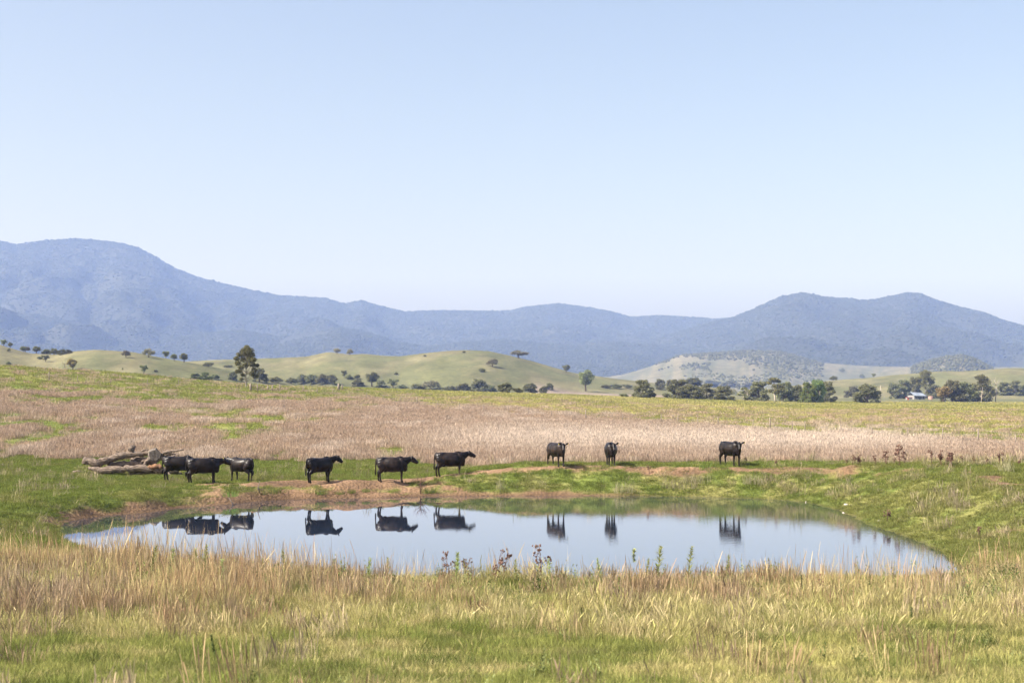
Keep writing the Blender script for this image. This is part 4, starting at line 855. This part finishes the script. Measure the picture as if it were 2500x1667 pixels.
# ------------------------------------------------------------------ fences, pole, farmhouse
M_POST = noisy('grey_timber', (.13,.105,.085), (.33,.28,.23), 8, .9, .4, stretch=(4, 4, 1)); M_WIRE = noisy('fence_wire', (.18,.17,.16), (.28,.27,.26), 3, .5, 0)
FP = [(741,958.5),(775,962.5),(812,966.5),(852,971),(894,976),(935,981),(978,985.5),(1018,990),(1068,997),(1121,1004),(1180,1009),(1240,1014.5),(1290,1019),(1346,1023.5),(1430,1028.5),(1520,1032.5),(1614,1036.5),(1654,1039),(1703,1042),(1753,1045),(1838,1050),(1881,1052.5),(1935,1055),(1966,1057),(2052,1064),(2130,1071),(2214,1077.5),(2300,1083),(2388,1088),(2480,1093)]
def fence(name, pts, label, hgt, thick, wires=3, d0=85.0, rail=False):
    W = [hit(px, py, d0=d0) for px, py in pts]; W = [Vector(q) for q in W]; root = empty(name, W[0]); g = random.Random(3); tops = []
    for i, q in enumerate(W):
        h = hgt*g.uniform(.9, 1.12)*(1.25 if i % 7 == 0 else 1); r = thick*(1.6 if i % 7 == 0 else 1)*g.uniform(.85, 1.15); b = MB()
        ln = g.uniform(-.05, .05); b.tube([(0,0,-.2),(ln*.5*h,0,h*.5),(ln*h,0,h)], [r, r*.97, r*.9], 6, .06, i); p = b.build('post', M_POST, root); p.location = q-W[0]; tops.append(h)
    for wv in range(wires):
        for i in range(len(W)-1):
            f = .35+.3*wv; a = W[i]-W[0]+Vector((0,0,tops[i]*f)); c = W[i+1]-W[0]+Vector((0,0,tops[i+1]*f)); b = MB()
            b.tube([a, (a+c)/2+Vector((0,0,-.03)), c], [.045]*3 if rail else [.007]*3, 4); b.build('rail' if rail else 'wire', M_POST if rail else M_WIRE, root)
    return tag(root, label, 'fence')
fence('wire_fence', FP, 'long post and wire fence crossing the paddock behind the cattle', 1.25, .055)
fence('rail_fence', [(612,956),(629,956.5),(654,956),(665,956.5),(683,956)], 'short broken timber rail fence right of the tall gum', 1.35, .13, 1, rail=True)
fence('rail_fence', [(827,952.5),(836,953)], 'pair of heavy gate posts farther along the fence from the tall gum', 1.3, .17, 1, rail=True)
fence('wire_fence', [(120,930),(190,934),(270,939),(360,941),(436,944),(520,945),(592,947)], 'thin wire fence along the green lane left of the tall gum', 1.15, .05)
x, y, z = hit(2150, 984, d0=200); hh = 43*y/F_PX; pr = empty('power_pole', (x, y, z)); b = MB(); b.tube([(0,0,-.3),(0,0,hh*.5),(0,0,hh)], [.15,.13,.11], 8); b.build('pole', M_PALEBARK, pr)
b = MB(); b.box((-.9,-.06,hh-.75),(.9,.06,hh-.6)); b.build('crossarm', M_POST, pr)
for s in (-.8, -.3, .3, .8): b = MB(); b.ball((s, 0, hh-.5), (.06,.06,.1), 6, 5); b.build('insulator', M_CUT, pr)
tag(pr, 'slim timber power pole beside the big rounded tree', 'power pole')
# farmhouse
M_ROOF = noisy('iron_roof', (.13,.16,.21), (.30,.34,.40), 1.2, .5, 0, spec=.3, stretch=(1, .1, .1)); M_WALL = noisy('shaded_weatherboard', (.20,.20,.20), (.30,.30,.29), 3, .8, 0); M_RED = noisy('red_shed_paint', (.34,.06,.035), (.45,.10,.06), 3, .7, 0); M_DARKW = noisy('dark_window', (.02,.025,.03), (.05,.06,.07), 3, .15, 0, spec=.5); M_TANK = noisy('pink_brick', (.42,.24,.20), (.55,.36,.30), 6, .8, 0)  # pale house walls darkened, shade mixed into their colour
fx, fy, fz = hit(2245, 975, d0=200); u = fy/F_PX; hr = empty('farmhouse', (fx, fy, fz), R(8))
b = MB(); b.box((-14*u,0,-.3),(14*u,9,10*u)); b.build('wall', M_WALL, hr, False)
b = MB(); b.add([(-16*u,-1.2,9*u),(16*u,-1.2,8*u),(16*u,4.5,15*u),(-16*u,4.5,18*u),(-16*u,10,10*u),(16*u,10,9*u),(-16*u,-1.2,9*u+.12),(16*u,-1.2,8*u+.12),(16*u,4.5,15*u+.12),(-16*u,4.5,18*u+.12),(-16*u,10,10*u+.12),(16*u,10,9*u+.12)],
   [(3,2,1,0),(4,5,2,3),(6,7,8,9),(9,8,11,10),(0,1,7,6),(1,2,8,7),(2,5,11,8),(5,4,10,11),(4,3,9,10),(3,0,6,9)]); b.build('roof', M_ROOF, hr, False)
for sx in (-9, -3, 4, 10): b = MB(); b.box((sx*u-.5,-.05,2.5*u),(sx*u+.5,.03,6.5*u)); b.build('window', M_DARKW, hr, False)
b = MB(); b.box((-.3,-.06,-.1),(.6,.03,6.5*u)); b.build('door', M_DARKW, hr, False)
tag(hr, 'low farmhouse with grey iron roof among the trees at right', 'house')
x, y, z = hit(2221, 976, d0=200); sr = empty('shed', (x, y, z)); b = MB(); b.box((-6*u,0,-.2),(6*u,3,5.5*u)); b.build('wall', M_WALL, sr, False); b = MB(); b.box((-6.5*u,-.3,5.5*u+.01),(6.5*u,3.3,6.3*u)); b.build('roof', M_RED, sr, False); b = MB(); b.box((-6*u,-.06,-.1),(-2*u,-.01,4.5*u)); b.build('door', M_RED, sr, False)
tag(sr, 'small white and red shed left of the farmhouse', 'shed')
x, y, z = hit(2272, 975, d0=200); b = MB(); b.tube([(0,0,-.2),(0,0,7*u),(0,0,7.2*u),(0,0,8.2*u)], [6*u,6*u,5.8*u,.3], 16); o = b.build('water_tank', M_TANK, loc=(x, y, z), smooth=False); tag(o, 'pinkish round water tank right of the farmhouse', 'water tank')

# ------------------------------------------------------------------ single plants, sticks and stones
M_THIS = noisy('dry_thistle', (.07,.038,.03), (.20,.12,.09), 9, .9, 0); M_FLEA = leafy('fleabane_leaves', base=(.33,.36,.15), trans=.4, rand=.25); M_FSTEM = noisy('green_stem', (.12,.15,.05), (.2,.2,.08), 9, .9, 0); M_DARKG = leafy('dark_weed_leaves', base=(.075,.11,.04), trans=.2)
def thistle_kind(seed, nb, q0=.032, q1=.055, r=.017):
    g = random.Random(seed); st = MB(); hd = MB()
    st.tube([(0,0,-.03),(g.uniform(-.03,.03),0,.4),(g.uniform(-.06,.06),g.uniform(-.05,.05),.95)], [r*1.3, r, r*.6], 5); tops = [Vector((0,0,.96))]
    for k in range(nb):
        z0 = g.uniform(.3, .8); th = g.uniform(0, 6.28); L = g.uniform(.10, .30); e = Vector((math.cos(th)*L, math.sin(th)*L, z0+L*g.uniform(.6, 1.3))); st.tube([(0,0,z0), Vector((0,0,z0)).lerp(e,.5)+Vector((0,0,-.015)), e], [r*.7, r*.5, r*.4], 4); tops.append(e)
        for q in range(2): e3 = Vector((0,0,z0)).lerp(e, .6); e4 = e3+Vector((g.uniform(-.1,.1), g.uniform(-.1,.1), g.uniform(.04,.13))); st.tube([e3, e4], [r*.4, r*.3], 4); tops.append(e4)
        a = Vector((0,0,g.uniform(.1,.6))); th = g.uniform(0,6.28); c = a+Vector((math.cos(th)*.10, math.sin(th)*.10, -.05)); st.tube([a, c], [(.004,.02),(.003,.012)], 4)
    for t in tops: q = g.uniform(q0, q1); hd.ball(tuple(t), (q, q, q*1.15), 7, 5, .35, g.randint(0, 99))
    return st.mesh('stem'), hd.mesh('seed_head', False)
THK = [thistle_kind(i, n) for i, n in ((1, 8), (2, 10), (3, 13), (4, 7))]
THN = [thistle_kind(i, n, .018, .030, .010) for i, n in ((11, 6), (12, 8), (13, 10), (14, 5))]
for a_, b_ in THK+THN: a_.materials.append(M_THIS); b_.materials.append(M_THIS)
def spike_kind(seed, dense, wide, mat):
    """upright weed: one stem ringed with narrow leaves that crowd towards the tip"""
    g = np.random.default_rng(seed); V = []; Fc = []; T = []
    for k in range(dense):
        u = g.random()**.8; z = .12+.85*u; L = wide*(1-.62*u)*g.uniform(.7, 1.2); th = k*2.4; up = g.uniform(.5, 1.2)
        d = np.array((math.cos(th), math.sin(th), up)); d /= np.linalg.norm(d); s = np.array((-math.sin(th), math.cos(th), 0))*.016; c = np.array((0, 0, z)); i = len(V)
        V += [c-s*.5, c+s*.5, c+d*L*.5+s, c+d*L*.5-s, c+d*L+np.array((0,0,-.15*L))]; Fc += [(i, i+1, i+2), (i, i+2, i+3), (i+3, i+2, i+4)]; T += [g.random()]*5
    me = mesh_np('leaves', V, Fc, False); attr(me, 'tone', 'FLOAT', T); me.materials.append(mat); st = MB(); st.tube([(0,0,-.03),(.01,0,.5),(0,.01,.98)], [.011,.009,.004], 5); sm_ = st.mesh('stem'); sm_.materials.append(M_FSTEM); return sm_, me
SPK = [spike_kind(i, d, w_, mt) for i, d, w_, mt in ((1, 95, .24, M_FLEA), (2, 70, .30, M_FLEA), (3, 150, .26, M_FLEA), (4, 120, .17, M_DARKG))]
def plant(name, kinds, i, px, base, top, label, cat, group, d0=16.0, parts=('stem', 'seed_head'), wide=1.0):
    x, y, z = hit(px, base, d0=d0); h = (base-top)*y/F_PX; g = random.Random(int(px)); r = empty(name, (x, y, z), g.uniform(0, 6.28), (h*wide, h*wide, h)); r.rotation_euler = (g.uniform(-.16,.16), g.uniform(-.16,.16), g.uniform(0,6.28))
    a_, b_ = kinds[i]; obj(parts[0], a_, None, r); obj(parts[1], b_, None, r); return tag(r, label, cat, group)
ORD = ['first','second','third','fourth','fifth','sixth','seventh','eighth','ninth','tenth','eleventh','twelfth','thirteenth','fourteenth','fifteenth','sixteenth','seventeenth','eighteenth','nineteenth','twentieth','twenty-first','twenty-second']
CR = [(2068,1134,1121),(2081,1135,1112),(2087,1135,1116),(2094,1135,1112),(2101,1135,1115),(2139,1135,1112),(2163,1135,1102),(2183,1135,1116),(2198,1135,1086),(2209,1135,1109),(2274,1132,1101),(2298,1135,1103),(2311,1135,1110),(2319,1137,1105),(2325,1139,1108),(2349,1132,1112),(2380,1135,1113),(2408,1136,1118),(2438,1137,1106),(2444,1136,1112),(2487,1136,1121)]
for i, (px, b0, t0) in enumerate(CR):
    lab = 'tallest dry thistle, rising over the grass behind the dam crest at right' if i == 8 else '%s dry brown thistle from the left along the right end of the dam crest' % ORD[i]
    plant('thistle', THK, (i*3+i//2) % 4, px, b0+1.5, t0, lab, 'thistle', 'dry thistles along the dam crest', d0=70, wide=.95)
FT = [(1064,1392,1358,'lower one of the pair of dry thistles on the near bank, left'),(1087,1396,1344,'taller one of the pair of dry thistles beside the yellow green spike'),(1144,1396,1362,'short dry thistle right of the green spike near the middle of the bank'),(1207,1402,1338,'dry many headed thistle in the middle of the near bank, left of its twin'),(1228,1400,1336,'dry thistle with the high side head, right of the many headed one'),(1322,1398,1326,'tall branching dry thistle in front of the half turned cow reflection'),(1515,1394,1358,'short dark thistle in front of the head on cow reflection'),
      (1999,1452,1400,'dry thistle with pale fluffy heads on the right of the near bank'),(2166,1278,1243,'small dry thistle on the right hand pond bank'),(2388,1312,1286,'dark dead thistle beside the bare patch at far right'),(1894,1138,1122,'small dry thistle right of the far right cow'),(1823,1137,1118,'dark twiggy thistle right at the feet of the far right cow'),(1586,1157,1136,'little brown thistle on the dirt path between the crest cows')]
for i, (px, b0, t0, lab) in enumerate(FT): plant('thistle', THN if i < 8 else THK, i % 4, px, b0+(24 if i < 7 else 0), t0, lab, 'thistle', 'scattered dry thistles around the pond')
SP = [(364,1396,1329,0,'tall pale green spike weed, first from the left at the water edge'),(417,1398,1336,2,'bushy green spike weed second from the left at the water edge'),(480,1398,1338,1,'green spike weed third from the left at the water edge'),(498,1396,1325,0,'tallest of the left hand green spike weeds, below the nose touching cows'),(542,1420,1360,1,'grey green spike weed in the brown stems left of the middle'),(702,1398,1339,0,'single green spike weed left of the lone cow reflection'),(640,1402,1362,1,'short green spike weed left of the single tall one'),(218,1405,1370,2,'bright green bushy weed in the brown grass at left'),
      (898,1406,1358,0,'slim green spike weed below the brownish cow reflection'),(949,1404,1360,1,'pale low spike weed right of the slim green one'),(1112,1410,1347,2,'bright yellow green spike weed in the middle of the near bank'),(1257,1404,1363,0,'small green spike weed between the dry thistles'),(1345,1402,1362,1,'green spike weed right of the tall branching thistle'),(1470,1402,1360,0,'olive spike weed left of the head on cow reflection'),(1546,1396,1337,2,'conical bright green weed standing against the water right of centre'),(1577,1402,1360,0,'green spike weed right of the conical one'),(1604,1404,1330,1,'tall yellowish seeding weed right of the conical green one'),(1676,1404,1332,1,'tall yellowish seeding weed below the far right cow reflection'),(1770,1404,1352,0,'small pale spike weed by the water at right'),
      (527,1618,1546,3,'thin dark green upright weed alone low in the left foreground'),(1958,1462,1402,3,'dark green weed beside the pale headed thistle at right'),(2125,1472,1416,3,'dark leaning weed on the right of the near bank'),(2482,1500,1466,3,'dark weed at the right picture edge'),(1425,1536,1480,3,'dark green upright weed in the centre right foreground'),(1457,1534,1496,3,'dark green weed right of the upright one in the foreground'),(2225,1528,1478,3,'bushy dark green weed in the right foreground')]
for px, b0, t0, k, lab in SP: plant('weed', SPK, k, px, b0+(24 if k < 3 else 0), t0, lab, 'weed', 'upright green weeds on the near bank', parts=('stem', 'leaves'), wide=1.1)
# dead bush on the far bank, grass clumps, sticks
bare_tree(1027, 1206, 1164, 'dead twiggy bush on the far bank above its own reflection', 11, pale=False, spread=.55, name='dead_bush', d0=60, nb=26, mat=M_THIS)
def clump(name, px, base, top, label, mat, seed, n=90, rad=.35, d0=50.0, lean=.25, wd=.016):
    x, y, z = hit(px, base, d0=d0); h = (base-top)*y/F_PX; me = tuft(name, n, rad, h, wd, lean, .5, seed, mat=mat); return tag(obj(name, me, None, None, (x, y, z-.02)), label, 'grass clump')
M_RUSH = leafy('rush', base=(.14,.20,.05), trans=.3); M_GREYR = leafy('grey_rush', base=(.30,.27,.17), trans=.3)
for a_ in [('rush_clump',1722,1147,1122,'green rush clump on the dam crest left of the far right cow',M_RUSH,1),('rush_clump',2481,1154,1129,'dark green rush clump at the far right end of the crest',M_RUSH,2),('rush_clump',2458,1152,1115,'thin tall rush clump beside the dark one at the right end',M_GREYR,3),
           ('tussock',1660,1190,1160,'wide grey tussock on the dam face below the path gap',M_GREYR,4,260,1.0),('tussock',1700,1178,1152,'grey tussock right behind the wide one on the dam face',M_GREYR,5,200,.8),('tussock',1525,1202,1172,'grey tussock on the dam face below the head on cow',M_GREYR,6,160,.6),('tussock',1840,1180,1152,'grey green tussock on the dam face below the far right cow',M_GREYR,7,150,.6),('tussock',1222,1196,1160,'thin pale tussock on the dam face left of the small dirt track',M_GREYR,8,60,.25),
           ('tussock',660,1205,1188,'low dark green tussock on the dirt bank left',M_RUSH,9,200,.6),('tussock',560,1212,1196,'green tussock near the water by the grey stick',M_RUSH,10,160,.5),('tussock',785,1206,1192,'round green tussock on the dirt below the lone cow',M_RUSH,12,150,.35),('tussock',828,1206,1194,'small green tussock second along the dirt bank',M_RUSH,13,110,.3),('tussock',858,1203,1192,'small green tussock third along the dirt bank',M_RUSH,14,110,.25),('tussock',893,1201,1193,'smallest green tussock along the dirt bank',M_RUSH,15,80,.22),('tussock',1045,1203,1186,'dark green tussock at the foot of the dead bush',M_RUSH,16,220,.5)]: clump(*a_)
for px, b0, t0, lab, sd2 in [(566,1234,1214,'bleached forked stick standing in the water on the left',21),(628,1202,1174,'thin pale stick upright in the bank below the tagged cow',22)]:
    x, y, z = hit(px, b0, d0=55); h = (b0-t0)*y/F_PX; b = MB(); b.tube([(.25*h,0,-.05),(.05*h,0,.35*h),(-.35*h,0,.95*h) if sd2 == 21 else (.25*h,0,h)], [.03,.026,.012], 6, .1, sd2); b.tube([(.05*h,0,.35*h),(.55*h,.1,.1*h)], [.022,.01], 5)
    tag(b.build('stick', M_CUT, loc=(x, y, z)), lab, 'stick')
M_STONE = noisy('white_stone', (.38,.35,.30), (.62,.59,.54), 8, .8, .4)
for px, py, s, lab in [(2065,1234,.11,'white stone on the grass above the right hand shore'),(2060,1253,.07,'small white stone at the right hand waterline'),(2145,1273,.09,'pale flat stone by the waterline below the small thistle'),(1968,1226,.055,'tiny white stone near the far shore at right')]:
    x, y, z = hit(px, py, d0=45); b = MB(); b.ball((0,0,s*.3), (s, s*.7, s*.6), 9, 6, .18, int(px)); tag(b.build('stone', M_STONE, loc=(x, y, z)), lab, 'stone')
